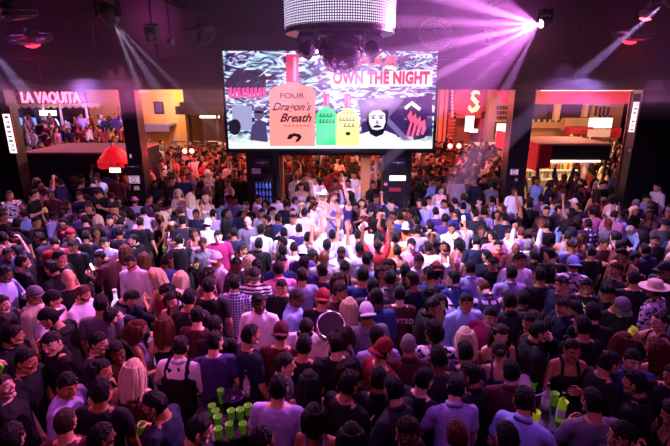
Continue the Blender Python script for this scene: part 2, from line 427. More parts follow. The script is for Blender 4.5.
def leg_geo(b, r0, r1, r2, zend=.09):
    for hx, fx, fy in LEGS:
        K = Vector((hx*1.08, fy*.5+.03, .50)); A = Vector((fx, fy-.02, .09)); t = (0.5-zend)/.41
        b.caps((hx, -.005, .88), K, r0, r1, 14); b.caps(K, K.lerp(A, min(1, t)), r1, r1+(r2-r1)*min(1, t), 14)
CACHE = {}
def body_mesh(sex, pose):
    k = ('b', sex, pose)
    if k in CACHE: return CACHE[k]
    B, H, arms = skeleton(pose, sex); b = MB(); b.loft(ROWS[sex], B)
    a = (.050, .042, .026) if sex == 'M' else (.040, .034, .022)
    arm_geo(b, arms, *a, B=B); leg_geo(b, .078, .052, .036)
    if sex == 'F':
        for s in (-1, 1): b.ell(B((s*.066, .088, 1.275)), (.058, .048, .055))
    nr = .054 if sex == 'M' else .045
    b.caps(B((0, -.022, 1.44)), H @ Vector((0, -.028, -.09)), nr+.006, nr-.004, 16)
    for hx, fx, fy in LEGS: b.caps((fx, fy-.04, .05), (fx*1.15, fy+.14, .035), .038, .030)
    V, F, mi = arrays(remesh(b, .0125, .22)); parts = [(V, F, mi*0)]
    hv, hf, hm = HEADS[sex]; parts.append((xf(hv, H), hf, hm))
    for side, (S, E, W, f, hk, bk) in arms.items(): parts.append(hand_arrays(hk, W, f, bk, side))
    V, F, mi = joinmb(*parts)
    CACHE[k] = from_arrays('body', V, F, mi, [SKIN, M_EYE, M_IRIS, M_LIP, M_BROW]); return CACHE[k]
def top_mesh(sex, pose, kind):
    k = ('t', sex, pose, kind)
    if k in CACHE: return CACHE[k]
    B, H, arms = skeleton(pose, sex); b = MB(); R = ROWS[sex]; M = sex == 'M'
    r0 = .050 if M else .040
    if kind in ('tee', 'polo'):
        rows = infl(R, .013, .012 if M else .004)[:-1]+[(1.50, .078 if M else .07, .066, -.018)]
        b.loft(rows, B); arm_geo(b, arms, r0+.013, .06, .05, .62 if M else .45, B=B)
    elif kind in ('shirt', 'jacket', 'hoodie'):
        e = {'shirt': .013, 'jacket': .024, 'hoodie': .024}[kind]
        b.loft(infl(R, e, .014 if M else .006)[:-1]+[(1.505, .072, .066, -.018)], B); arm_geo(b, arms, r0+e, r0-.004+e, .034+e*.6, 1.9, B=B)
    elif kind in ('tank', 'vest'):
        e = .012 if kind == 'tank' else .034; top = .085 if kind == 'tank' else .115
        rows = infl(R[:5], e)+[(1.34, (.150 if M else .128)+e*.4, R[5][2]+e, 0)]
        b.loft(rows, B)
        for s in (-1, 1):
            b.tube([B((s*top, .10, 1.30)), B((s*top, .105, 1.38)), B((s*top*.95, .06, 1.47)), B((s*top*.93, 0, 1.515)), B((s*top*.95, -.075, 1.47)), B((s*top, -.10, 1.38)), B((s*top, -.11, 1.30))], .020)
            if kind == 'vest': b.caps(B((s*.10, -.06, 1.40)), B((s*.03, -.075, 1.44)), .05, .04, 10)
    elif kind == 'dress':
        b.loft([(.55, .215, .165, 0), (.70, .205, .155, 0)]+infl(R[:5], .012)+[(1.33, .135, .105, 0)], B)
        for s in (-1, 1): b.tube([B((s*.075, .105, 1.28)), B((s*.075, .10, 1.38)), B((s*.072, .05, 1.465)), B((s*.07, 0, 1.505)), B((s*.072, -.07, 1.465)), B((s*.075, -.10, 1.37)), B((s*.075, -.11, 1.28))], .012)
    if sex == 'F':
        for s in (-1, 1): b.ell(B((s*.066, .092, 1.275)), (.068, .058, .064))
    me = remesh(b, .0125, .30, 2)
    # soft folds in the cloth
    V, F, mi = arrays(me); ph = sum(map(ord, pose+kind))
    N = np.empty(len(me.vertices)*3); me.vertices.foreach_get('normal', N); N = N.reshape(-1, 3)
    w = np.sin(V[:, 2]*46+6*np.sin(V[:, 0]*13+ph)+5*V[:, 1])*.0030+np.sin(V[:, 0]*61+V[:, 2]*23+ph)*.0018
    V = V+N*w[:, None]; parts = [(V, F, mi*0)]
    if kind in ('shirt', 'polo', 'jacket'):
        c = MB(); Rm = Matrix.Rotation(math.radians(-16-POSE[pose][0]), 3, 'X')
        for i in range(-9, 10):
            pass
        rs = []
        for i in range(25):
            a = math.radians(90+18+(360-36)*i/24); p = Vector((.064*math.cos(a), .064*math.sin(a), 0)); rs.append(p)
        for dz, e in ((0, .002),):
            v = []; f = []
            for p in rs:
                n = p.normalized(); v += [p+n*.004+V3(0, 0, .0), p-n*.001+V3(0, 0, .040), p+n*.006+V3(0, 0, .043), p+n*.020+V3(0, 0, -.004)]
            for i in range(len(rs)-1):
                for q in range(4): f.append((i*4+q, i*4+(q+1) % 4, (i+1)*4+(q+1) % 4, (i+1)*4+q))
            C = Vector(B((0, -.020, 1.492))); c.add([C+Rm @ p for p in v], f)
        c.caps(B((0, .115 if M else .11, 1.40)), B((0, .128, 1.10)), .006, .006, 8)
        parts.append(arrays(c.mesh('c')))
    if kind == 'hoodie':
        c = MB(); c.ring(B((0, -.045, 1.485)), .085, .030, Matrix.Rotation(.5, 3, 'X'), 24, 10); parts.append(arrays(c.mesh('c')))
    V, F, mi = joinmb(*parts); CACHE[k] = from_arrays(kind, V, F, mi*0, [CLOTH['plain']]); return CACHE[k]
def trouser_mesh(sex):
    k = ('q', sex)
    if k in CACHE: return CACHE[k]
    b = MB(); b.loft([(.80, .150, .118, -.004), (.90, .172, .126, -.006), (.98, .168, .124, -.004), (1.0, .160, .118, 0)] if sex == 'M' else [(.80, .158, .12, -.004), (.92, .178, .13, -.008), (1.0, .150, .112, 0)])
    e = 0 if sex == 'M' else -.008
    leg_geo(b, .092, .066+e, .060+e*2.5, .12); V, F, mi = arrays(remesh(b, .016, .3)); parts = [(V, F, mi*0)]
    c = MB()
    for hx, fx, fy in LEGS:
        rr = []
        for t, w, h in ((-.10, .030, .03), (-.09, .040, .07), (-.02, .044, .085), (.06, .048, .06), (.14, .046, .042), (.175, .030, .028)):
            rr.append([Vector((fx*(1+t*.6)+w*math.cos(j*PI/6), fy+t, h*.5+h*.5*math.sin(j*PI/6)+.002)) for j in range(12)])
        c.rings(rr)
    v, f, m = arrays(c.mesh('c')); parts.append((v, f, m*0+1))
    V, F, mi = joinmb(*parts); CACHE[k] = from_arrays('trousers', V, F, mi, [TROUS, SHOE]); return CACHE[k]
COLS = dict(white='#e6e2ec', lavender='#a79bd0', black='#0d0b10', navy='#141833', blue='#26397a', lightblue='#8fa8e0', maroon='#4a0f20', pink='#d77fae', magenta='#981c5a',
            grey='#6a6672', charcoal='#26242b', beige='#c9b79b', red='#8a1824', purple='#3c2668', denim='#2b3f78', yellow='#d8c62a', orange='#d8702a', brown='#4a3024', green='#2c6a3c', cream='#ddd2c0', teal='#2a7a80')
HCOL = dict(black='#0b0807', brown='#2c1a10', auburn='#5a2413', blonde='#e6cfa2', grey='#8d8a88', white='#d8d4d0')
SKINS = ['#c98f6b', '#b87d58', '#d8a584', '#94603f', '#6b4029', '#c28661', '#e0b092']
FACE_A = {'B': 0, 'BL': 45, 'L': 90, 'FL': 135, 'F': 180, 'FR': 225, 'R': 270, 'BR': 315}
PEOPLE = []
def put_person(x, y, face, sex, pose, kind, colr, hair, hcol, scale=1.0, z0=0, skin=None, pat='plain', extra=(), tr='#14141c', over=None, jit=0, capcol='black'):
    me = body_mesh(sex, pose); o = bpy.data.objects.new('person', me); COL.objects.link(o)
    yaw = math.radians(FACE_A[face]+jit); o.location = (x, y, z0); o.rotation_euler = (0, 0, yaw); o.scale = (scale,)*3
    tx, ty = random.uniform(-.07, .07), random.uniform(-.06, .06)
    if z0 < .1:
        o.rotation_euler = (tx, ty, yaw); R_ = Euler((tx, ty, yaw)).to_matrix(); h = R_ @ Vector((0, 0, 1.55*scale)); o.location = (x-h.x, y-h.y, z0)
    o.color = lin(skin or random.choice(SKINS))
    def child(name, mesh, colhex, M=None, matl=None):
        c = bpy.data.objects.new(name, mesh); COL.objects.link(c); c.parent = o; c.color = lin(colhex)
        if M is not None: c.matrix_local = M
        if matl: 
            c.material_slots[0].link = 'OBJECT'; c.material_slots[0].material = matl
        return c
    H = skeleton(pose, sex)[1]
    if hair in ('cap', 'backcap', 'hat', 'beanie'):
        child('hair', HM['buzz'] if sex == 'M' or hair == 'beanie' else HM['bob'], HCOL[hcol], H); child(hair.replace('backcap', 'cap'), HM[hair], COLS[capcol], H)
    elif hair != 'bald': child('hair', HM[hair], HCOL[hcol], H)
    if 'beard' in extra: child('beard', HM['beard'], HCOL['black'], H)
    if 'glasses' in extra: child('sunglasses', HM['glasses'], '#000000', H)
    nm = {'tee': 't_shirt', 'polo': 'polo_shirt', 'shirt': 'shirt', 'jacket': 'jacket', 'hoodie': 'hoodie', 'tank': 'tank_top', 'vest': 'vest', 'dress': 'dress'}[kind]
    child(nm, top_mesh(sex, pose, kind), COLS[colr], matl=CLOTH[pat])
    if over: child('vest', top_mesh(sex, pose, 'vest'), COLS[over], matl=CLOTH['plain'])
    if kind != 'dress': child('trousers', trouser_mesh(sex), tr)
    P = dict(o=o, x=x, y=y, face=face, sex=sex, pose=pose, kind=kind, col=colr, hair=hair, hcol=hcol, pat=pat, capcol=capcol, extra=extra, over=over, s=scale, z0=z0)
    PEOPLE.append(P); return P
def head_off(sex, pose, face, scale, jit=0):
    H = skeleton(pose, sex)[1]; p = H @ Vector((0, 0, 0)); a = math.radians(FACE_A[face]+jit)
    return scale*(p.x*math.cos(a)-p.y*math.sin(a)), scale*(p.x*math.sin(a)+p.y*math.cos(a)), p.z*scale
def hand_frame(P, side):
    B, H, arms = skeleton(P['pose'], P['sex']); S, E, W, f, hk, bk = arms[side]
    y = f.normalized(); z = (bk-y*bk.dot(y)).normalized(); x = y.cross(z); th = -x if side > 0 else x
    o = P['o']; M = Matrix.LocRotScale(o.location, o.rotation_euler, o.scale)
    return M @ (W+y*.078-z*.036), (M.to_3x3() @ th).normalized(), (M.to_3x3() @ y).normalized()
# ---------------------------------------------------------------- the setting
FY = 13.0          # the open front of the club
HZ = 4.2           # underside of the header over the openings
M_DARK = mat('painted_black_steel', '#17131c', .5, bump=.1, scale=8)
M_CEIL = mat('ceiling_panel', '#1c1420', .45, bump=.15, scale=3, var=.4)
M_WALL = mat('dark_wall', '#1a1622', .55, bump=.15, scale=5, var=.3)
M_CONC = mat('floor_concrete', '#2a262c', .5, bump=.2, scale=6, var=.4)
M_ASPH = mat('asphalt', '#3a3636', .85, bump=.3, scale=30, var=.4)
M_CHROME = mat('chrome', '#d8d6dc', .18, 1); M_STEEL = mat('brushed_steel', '#8d8a92', .35, 1)
M_WHITE = mat('white_paint', '#e4e0e4', .5); M_BLACKP = mat('black_plastic', '#0c0b0f', .4)
M_GLASS = None
def struct(o): o['kind'] = 'structure'; return o
def sbox(name, lo, hi, m, bev=0): return struct(MB().box(lo, hi).obj(name, m, bevel=bev))
PIT, PY0, PY1 = -.36, 7.25, 12.55   # the sunken dance floor
b = MB(); b.box((-9.8, -1.5, -.5), (9.8, PY0, 0)); b.box((-9.8, PY0, -.5), (9.8, PY1, PIT)); b.box((-9.8, PY1, -.5), (9.8, FY+.3, 0)); b.box((-9.8, PY0, PIT), (9.8, PY0+.28, PIT/2)); struct(b.obj('floor', M_CONC))
struct(MB().box((-40, FY+.3, -.14), (40, 60, -.005)).obj('street', M_ASPH))
CZ = 6.6
b = MB(); b.box((-9.8, -1.5, CZ), (9.8, FY+.4, CZ+.15)); struct(b.obj('ceiling', M_CEIL))
sbox('wall_left', (-10.0, -1.5, 0), (-9.8, FY+.4, CZ), M_WALL); sbox('wall_right', (9.8, -1.5, 0), (10.0, FY+.4, CZ), M_WALL)
sbox('wall_back', (-9.8, -1.7, 0), (9.8, -1.5, CZ), M_WALL)
# header wall over the openings with raised panels
b = MB(); b.box((-9.8, FY-.02, HZ), (9.8, FY+.30, CZ))
for i in range(12):
    x = -9.6+i*1.62; b.box((x, FY-.06, 5.05), (x+1.54, FY-.02, 5.9)); b.box((x, FY-.05, 4.45), (x+1.54, FY-.02, 4.98))
b.box((-9.8, FY-.16, 4.98), (9.8, FY-.02, 5.06)); b.box((-9.8, FY-.12, HZ), (9.8, FY-.02, HZ+.12))
struct(b.obj('wall_front', mat('front_panel', '#1d1424', .35, bump=.08, scale=4, var=.3), bevel=.01))
for i in range(5):   # ceiling beams running towards the street
    x = -8+i*4; sbox('trim_%d' % (i+1), (x-.12, -1.4, CZ-.35), (x+.12, FY-.1, CZ), M_DARK)
sbox('trim_6', (-9.8, 8.9, CZ-.55), (9.8, 9.15, CZ-.2), M_DARK)
def post(name, xl, xr, y0, y1, n):
    b = MB(); b.box((xl, y0, 0), (xr, y1, HZ)); b.box((xl-.04, y0-.03, 0), (xr+.04, y1+.03, .25))
    for z in (2.55, 3.4): b.box((xl-.015, y0-.015, z), (xr+.015, y0+.01, z+.05))
    return struct(b.obj(name, M_DARK, bevel=.015))
XL = [XatY(px, FY) for px in (6, 120.5, 136, 513.5, 534, 640)]
post('column_1', -9.8, XL[0]+.02, FY-.15, FY+.3, 1); post('column_2', XL[1], XL[2], FY-.15, FY+.3, 2)
post('column_3', XL[3], XL[4], FY-.15, FY+.3, 3); post('column_4', XL[5], 9.8, FY-.15, FY+.3, 4)
# piers and lintel around the doorway below the screen
def wx(px, py, Y): return atY(px, py, Y).x
px1, px2 = wx(247, 165, 12.8), wx(280, 165, 12.8); px3, px4 = wx(383, 165, 12.8), wx(411, 165, 12.8)
ZD = atY(330, 155.5, 12.7).z; ZS = atY(330, 148, 12.7).z
sbox('column_5', (px1, 12.65, 0), (px2, 13.2, ZS), M_DARK, .015); sbox('column_6', (px3, 12.65, 0), (px4, 13.2, ZS), M_DARK, .015)
sbox('trim_7', (px2, 12.7, ZD), (px3, 13.15, ZS), M_DARK, .01)
b = MB()
for x in (px2, px3-.22):
    b.box((x, 12.95, 0), (x+.07, 13.1, ZD))
b.box((px3-.62, 12.95, 0), (px3-.34, 13.1, ZD))
struct(b.obj('door_1', mat('lit_amber_frame', '#d08a4a', .5), bevel=.005))
# signs fixed to the posts
def framed_sign(px, py, w, h, Y, face, label, art='arrow', frame='#1b1822'):
    c = atY(px, py, Y); k = Y/ray(px, py).y; W, Hh = w*k, h*k
    t = empty('notice_sign', (c.x, Y, c.z)); tag(t, label, 'sign')
    b = MB(); f = .02; b.box((-W/2, -.02, -Hh/2), (W/2, .02, Hh/2)); b.obj('board', mat('sign_frame'+frame, frame, .5), t, bevel=.004)
    MB().box((-W/2+f, -.026, -Hh/2+f), (W/2-f, -.018, Hh/2-f)).obj('panel', face, t)
    b = MB()
    if art == 'arrow':
        b.box((-W*.34, -.034, -Hh*.04), (W*.34, -.026, Hh*.06)); b.poly([(-W*.12, -Hh*.06), (0, -Hh*.2), (W*.12, -Hh*.06), (0, Hh*.16)], -.036, -.026)
    elif art == 'ring':
        b.ring((-W*.05, -.03, 0), Hh*.22, .008, Matrix.Rotation(PI/2, 3, 'X'))
        for z in (.32, -.32): b.box((-W*.35, -.032, Hh*z-.008), (W*.35, -.026, Hh*z+.008))
    elif art == 'lines':
        for z in (.22, 0, -.22): b.box((-W*.32, -.032, Hh*z-.012), (W*.32, -.026, Hh*z+.008))
    if b.v: b.obj('print', mat('sign_print_'+art, '#c9c4d6' if art == 'arrow' else '#a33a5a', .5), t)
    return t
M_SGN_D = mat('sign_dark', '#2a2836', .4); M_SGN_W = emat('sign_white', '#ffd9f0', .35, '#d9d0dc'); M_SGN_L = emat('lightbox_amber', '#ffb878', 2.2, '#ffffff')
framed_sign(133, 166.5, 17, 5, 12.8, M_SGN_D, 'dark strip sign with pale arrow on the left post', 'arrow')
framed_sign(134.5, 179.5, 12, 9, 12.8, M_SGN_W, 'pale poster with pink ring on the left post', 'ring')
framed_sign(137, 188, 6, 5, 12.8, M_SGN_W, 'tiny white notice low on the left post', 'lines')
framed_sign(262.5, 162.5, 16, 9, 12.6, M_SGN_D, 'dark arrow sign on pier left of the doorway', 'arrow')
framed_sign(264, 179, 12, 8, 12.6, M_SGN_W, 'pale notice on pier left of the doorway', 'lines')
framed_sign(398, 162.5, 16, 9, 12.6, M_SGN_D, 'dark arrow sign on pier right of the doorway', 'arrow')
framed_sign(397.5, 178, 17.5, 6.5, 12.6, M_SGN_L, 'glowing amber light box sign right of the doorway', '')
framed_sign(395, 189.5, 13, 5, 12.6, emat('red_sign', '#c02040', .5, '#8a1528'), 'small dark red sign under the amber light box', 'lines')
framed_sign(385.5, 184, 4.5, 4.5, 12.6, M_SGN_W, 'tiny white square notice left of the amber light box', 'ring')
framed_sign(514, 172, 9, 7, 12.8, M_SGN_W, 'white framed poster on the right post', 'ring')
framed_sign(516, 180, 4, 4, 12.8, M_SGN_W, 'tiny square notice below the poster on the right post', 'lines')
framed_sign(629, 150, 5, 5, 12.8, emat('dim_pink', '#d06080', .3, '#8a4050'), 'small pink panel on wall below the tall lit banner', '')
framed_sign(131, 156, 3, 5, 12.8, M_SGN_W, 'tiny pale switch plate high on the left post', '')
# rack of small lit boxes on the left pier
c = atY(264.5, 197, 12.55); t = empty('display_rack', (c.x, 12.5, 0)); tag(t, 'blue lit display rack of bottles standing against the left pier', 'rack')
b = MB(); W, T, Z0 = .52, 1.95, 1.2
b.box((-W/2, 0, 0), (W/2, .04, T)); b.box((-W/2, -.12, 0), (-W/2+.03, .04, T)); b.box((W/2-.03, -.12, 0), (W/2, .04, T))
for i in range(8): b.box((-W/2, -.12, .2+i*.22), (W/2, 0, .22+i*.22))
b.obj('cabinet', M_BLACKP, t, bevel=.004)
b = MB()
for i in range(7):
    for j in range(5):
        x = -.19+j*.095; z = .225+i*.22; b.lathe([(.026, 0), (.028, .10), (.012, .13), (.010, .165), (.013, .17)], (x, -.06, z), 10)
b.obj('bottles', emat('blue_bottle', '#6070ff', .35, '#8090e0'), t, smooth=True)
MB().box((-.30, -.08, T), (-.06, .03, T+.14)).obj('white_box', M_WHITE, t)
# vertical lit banners on the outer posts
FONT_CACHE = {}
def text_mesh(s, size, extrude=.01, shear=0, cw=1, off=0, spacing=1):
    cu = bpy.data.curves.new('t', 'FONT'); cu.body = s; cu.size = size; cu.extrude = extrude; cu.shear = shear; cu.offset = off; cu.space_character = spacing
    cu.align_x = 'CENTER'; cu.align_y = 'CENTER'; cu.resolution_u = 3
    o = bpy.data.objects.new('t', cu); COL.objects.link(o); dg = bpy.context.evaluated_depsgraph_get(); dg.update()
    me = bpy.data.meshes.new_from_object(o.evaluated_get(dg), depsgraph=dg); bpy.data.objects.remove(o)
    me.transform(Matrix.Scale(cw, 4, (1, 0, 0))); return me
def text(name, s, size, m, parent, loc, rot=(PI/2, 0, 0), **k):
    me = text_mesh(s, size, **k); me.materials.clear(); me.materials.append(m); o = bpy.data.objects.new(name, me); COL.objects.link(o); o.parent = parent; o.location = loc; o.rotation_euler = rot; return o
M_BAN = emat('banner_light', '#ffe8f4', 1.3, '#ffffff'); M_RED = mat('red_paint', '#b0122a', .45); M_REDE = emat('red_neon', '#ff3038', 3, '#ff2020'); M_INK = mat('ink', '#2a1c3c', .5)
def banner(cpx, y0, y1, w, Y, lean, label, txt):
    a = atY(cpx, y0, Y); d = atY(cpx, y1, Y); Hh = a.z-d.z; k = Y/ray(cpx, y0).y
    t = empty('lit_banner', (a.x, Y, d.z), (0, lean, 0)); tag(t, label, 'banner')
    MB().box((-w*k/2-.03, 0, -.03), (w*k/2+.03, .05, Hh+.22)).obj('case', mat('banner_case', '#7a1824', .4), t, bevel=.008)
    MB().box((-w*k/2, -.012, 0), (w*k/2, 0, Hh)).obj('panel', M_BAN, t)
    g = MB(); r = random.Random(txt); W = w*k
    for i in range(txt):
        z = Hh*(.08+.84*i/(txt-1)); h = Hh*.028
        g.box((-W*.26, -.018, z-h), (W*.26, -.010, z-h*.45))
        if r.random() < .6: g.box((-W*.26, -.018, z+h*.45), (W*.26, -.010, z+h))
        g.box(((-W*.26 if r.random() < .5 else W*.12), -.018, z-h), ((-W*.12 if False else W*.26) , -.010, z+h*.3))
    g.obj('lettering', M_INK, t)
banner(6, 114, 153, 7, 12.7, 0, 'tall narrow lit white banner on the far left wall', 8)
banner(636.5, 102, 132, 5.5, 12.7, 0, 'tall narrow lit white banner on the far right wall', 7)
# ---------------------------------------------------------------- the big LED screen
SY = 12.45
tl, br = atY(222.5, 51, SY), atY(433, 148.5, SY); SW, SH = (atY(438, 52, SY).x-tl.x), tl.z-br.z; SX, SZ = tl.x+SW/2, br.z
scr = empty('led_screen', (SX, SY, SZ)); tag(scr, 'huge glowing LED screen showing bottles and a man above the doorway', 'screen')
b = MB(); b.box((-SW/2-.08, 0, -.09), (SW/2+.08, .22, SH+.08)); b.box((-SW/2-.02, .22, .3), (SW/2+.02, .5, SH-.3)); b.box((-SW/2-.09, -.05, -.12), (SW/2+.09, .02, -.03)); b.obj('frame', M_BLACKP, scr, bevel=.01)
def screen_mat():
    m, nt, bs = nt_new('screen_picture'); N, L = nt.nodes, nt.links
    tc = N.new('ShaderNodeTexCoord'); mp = N.new('ShaderNodeMapping'); mp.inputs['Rotation'].default_value = (0, .55, 0); mp.inputs['Scale'].default_value = (.9, 1, 2.6)
    L.new(tc.outputs['Object'], mp.inputs['Vector'])
    n1 = N.new('ShaderNodeTexNoise'); n1.inputs['Scale'].default_value = 1.9; n1.inputs['Detail'].default_value = 9; n1.inputs['Distortion'].default_value = 3.2; L.new(mp.outputs[0], n1.inputs['Vector'])
    r1 = N.new('ShaderNodeValToRGB'); e = r1.color_ramp.elements; e[0].position = .40; e[0].color = lin('#23153a'); e[1].position = .62; e[1].color = lin('#f4f2ff')
    k = r1.color_ramp.elements.new(.47); k.color = lin('#55357e'); k = r1.color_ramp.elements.new(.53); k.color = lin('#b4b8e0'); L.new(n1.outputs['Fac'], r1.inputs[0])
    sp = N.new('ShaderNodeSeparateXYZ'); L.new(tc.outputs['Object'], sp.inputs[0])
    n2 = N.new('ShaderNodeTexNoise'); n2.inputs['Scale'].default_value = 1.1; L.new(tc.outputs['Object'], n2.inputs['Vector'])
    r2 = N.new('ShaderNodeValToRGB'); e = r2.color_ramp.elements; e[0].position = .42; e[0].color = (0, 0, 0, 1); e[1].position = .6; e[1].color = (.7, .7, .7, 1); L.new(n2.outputs['Fac'], r2.inputs[0])
    # teal streaks and a white foot
    mx = N.new('ShaderNodeMix'); mx.data_type = 'RGBA'; mx.blend_type = 'MULTIPLY'; mx.inputs['B'].default_value = lin('#8fe0d8'); L.new(r2.outputs[0], mx.inputs['Factor']); L.new(r1.outputs[0], mx.inputs['A'])
    md = N.new('ShaderNodeMapRange'); md.inputs['From Min'].default_value = .05; md.inputs['From Max'].default_value = .45; md.inputs['To Min'].default_value = .95; md.inputs['To Max'].default_value = 0; L.new(sp.outputs['Z'], md.inputs['Value'])
    mw = N.new('ShaderNodeMix'); mw.data_type = 'RGBA'; mw.inputs['B'].default_value = lin('#eef4f4'); L.new(md.outputs[0], mw.inputs['Factor']); L.new(mx.outputs['Result'], mw.inputs['A'])
    bs.inputs['Base Color'].default_value = (0, 0, 0, 1); L.new(mw.outputs['Result'], bs.inputs['Emission Color']); bs.inputs['Emission Strength'].default_value = SCRE; return m
SCRE = 1.35
MB().box((-SW/2, -.01, 0), (SW/2, 0, SH)).obj('picture', screen_mat(), scr)
def S(px, py): p = atY(px, py, SY); return p.x-SX, p.z-SZ
def spoly(name, pts, col, layer, st=1.0, parent=None):
    q = [S(*p) for p in pts]; a = sum(q[i][0]*q[(i+1) % len(q)][1]-q[(i+1) % len(q)][0]*q[i][1] for i in range(len(q)))
    if a < 0: q = q[::-1]
    return MB().poly(q, -.012-.003*layer, -.010).obj(name, emat('led_'+col+str(st), col, SCRE*st), parent or scr)
def ells(cx, cy, rx, ry, n=24, a0=0): return [(cx+rx*math.cos(a0+i*2*PI/n), cy+ry*math.sin(a0+i*2*PI/n)) for i in range(n)]
def bottle_pts(cx, top, neck_b, base, nw, bw):
    return [(cx-nw, top), (cx+nw, top), (cx+nw, neck_b), (cx+nw*1.4, neck_b+2), (cx+bw*.8, neck_b+5), (cx+bw, neck_b+9), (cx+bw*.98, base), (cx-bw*.98, base), (cx-bw, neck_b+9), (cx-bw*.8, neck_b+5), (cx-nw*1.4, neck_b+2), (cx-nw, neck_b)]
# left part of the picture: dark arch, pink strip, grey block and people
spoly('pictured_arch', [(227, 80), (236, 70), (262, 70), (266, 76), (266, 92), (231, 94)], '#2a2040', 1)
for i in range(9): spoly('pictured_pink_letter', [(229+i*4.2, 88+(i % 2)), (232+i*4.2, 87), (232.4+i*4.2, 97), (229.4+i*4.2, 98)], '#ff4a9a', 2, .9)
spoly('pictured_block', [(232, 106), (252, 106), (252, 130), (233, 130)], '#8d90b4', 1)
spoly('pictured_head', ells(235, 127, 6, 8), '#2c1c30', 3, .5); spoly('pictured_head', ells(259, 113, 5.2, 7), '#6a5a80', 3, .7)
spoly('pictured_body', [(250, 140), (252, 126), (258, 119), (266, 122), (268, 142)], '#4c3c6a', 2, .8)
spoly('pictured_glasses', [(255, 110.5), (263, 111), (263, 113.5), (255, 113)], '#0c0814', 4, .3)
# crystal shards
for i in range(120):
    r = random.Random(i); x = r.uniform(228, 432); y = r.uniform(54, 100) if i % 4 else r.uniform(95, 105)
    if 278 < x < 300: x = 300+r.uniform(0, 10)
    if 355 < x < 372 and y > 100: continue
    an = r.uniform(-.9, -.2); L = r.uniform(5, 18); w = r.uniform(.4, 1.5)
    x2, y2 = min(432, x+L*math.cos(an)), y+L*math.sin(an)
    if y2 < 53 or x2 > 433: continue
    spoly('pictured_shard', [(x, y+w), (x2, y2), (x+L*.4, y-w+L*.4*math.sin(an))], r.choice(['#f4f0ff', '#ffffff', '#a8c8d8', '#3a2860', '#2a1c4a', '#5a8a90']), 1, 1.1)
def big_bottle(cx, top, nb, base, nw, bw, col, cap, parent_name):
    o = spoly(parent_name, bottle_pts(cx, top, nb, base, nw, bw), col, 6, 1.0)
    c = spoly('pictured_cap', [(cx-nw*1.15, top-.5), (cx+nw*1.15, top-.5), (cx+nw*1.1, nb), (cx-nw*1.1, nb)], cap, 7, .9)
    s = spoly('pictured_shine', [(cx+nw*.2, top+2), (cx+nw*.7, top+2), (cx+nw*.7, nb-1), (cx+nw*.2, nb-1)], '#ff9ac0', 8, .9)
def stext(px, py, s, hpx, col, layer=9, **k):
    x, z = S(px, py); kk = SY/ray(px, py).y
    return text('pictured_lettering', s, hpx*kk, emat('led_'+col+'1.0', col, SCRE*.9), scr, (x, -.014-.003*layer, z), extrude=.001, **k)
big_bottle(340-47.5, 55, 82, 146, 5.5, 23, '#ff8a84', '#d8305a', 'pictured_pink_bottle')
big_bottle(326.5, 94, 106, 145, 2.6, 10.5, '#38d08c', '#e0305a', 'pictured_green_bottle')
big_bottle(347.5, 94, 108, 145.5, 2.8, 12, '#f0e48c', '#e0305a', 'pictured_yellow_bottle')
stext(292, 96, 'FOUR', 7, '#2a1020', cw=1.35, off=.004); stext(291, 107, "Dragon's", 10.5, '#2a1020', shear=.45, off=.006); stext(295, 118, 'Breath', 11.5, '#2a1020', shear=.45, off=.008)
def squiggle(cx, cy, w, h, col, n=5):
    for i in range(n):
        x = cx-w/2+w*i/n; u = w/n
        spoly('pictured_script', [(x, cy+h*.5), (x+u*.55, cy-h*.5), (x+u*.8, cy-h*.4), (x+u*.45, cy+h*.1), (x+u, cy+h*.3), (x+u*.9, cy+h*.5), (x+u*.35, cy+h*.35)], col, 9, .4)
squiggle(297, 125.5, 26, 1.6, '#5a2030', 7)
spoly('pictured_emblem', [(287, 139), (289, 134.5), (294, 133), (300, 134), (302, 137), (299, 141), (295, 142.5), (296.5, 139.5), (298, 137), (294, 136), (291, 139)], '#2a1020', 9, .3)
squiggle(326, 115, 14, 4, '#104030', 4); squiggle(327, 121, 16, 4, '#104030', 5)
stext(348, 113, 'FOUR', 3.4, '#4a4010', cw=1.3); squiggle(347, 119, 16, 4, '#4a4010', 5); squiggle(349, 125, 12, 4.4, '#4a4010', 3); spoly('pictured_emblem', ells(348, 133.5, 2.6, 1.8, 14), '#4a4010', 9, .3)
stext(378, 61.5, 'FOUR', 12, '#ff5a62', cw=1.25, off=.015)
t_ = stext(381, 78.5, 'OWN THE NIGHT', 15.5, '#d81c34', 10, cw=.72, off=.026, spacing=1.08); 
b_ = spoly('pictured_white_bar', [(331, 72), (432, 70), (432, 86), (331, 87)], '#f4f0ff', 3, 1.0)
stext(424, 56.5, 'FOUR', 5, '#ffffff', cw=1.3, off=.004)
# a bearded man's face and a dancing figure, in violet and white
spoly('pictured_backdrop', [(357, 100), (432, 96), (432, 136), (362, 138), (360, 110)], '#3c2462', 2, .8)
for a, c_ in ((((364, 100), (370, 98), (410, 140), (403, 140))), (((398, 98), (404, 100), (368, 140), (362, 139)))), ((((404, 118), (432, 116), (432, 118), (404, 120))), (((350, 120), (372, 118), (372, 120), (350, 122)))):
    spoly('pictured_beam', list(a), '#7a6aa0', 3, .8); spoly('pictured_beam', list(c_), '#7a6aa0', 3, .8)
spoly('pictured_shoulders', [(357, 142), (361, 134), (370, 131), (386, 131), (396, 135), (401, 143)], '#e8e6f4', 4, 1.0)
spoly('pictured_hair', [(367, 124), (365.5, 114), (369, 107), (376, 104), (384, 106), (388.5, 112), (387, 124), (383, 134), (376, 137), (370, 134)], '#1c1030', 5, .5)
spoly('pictured_face', [(369, 122), (369, 114), (373, 110.5), (380, 110), (385, 113.5), (385.5, 122), (382, 131), (376.5, 134.5), (372, 131)], '#e4dcee', 6, .95)
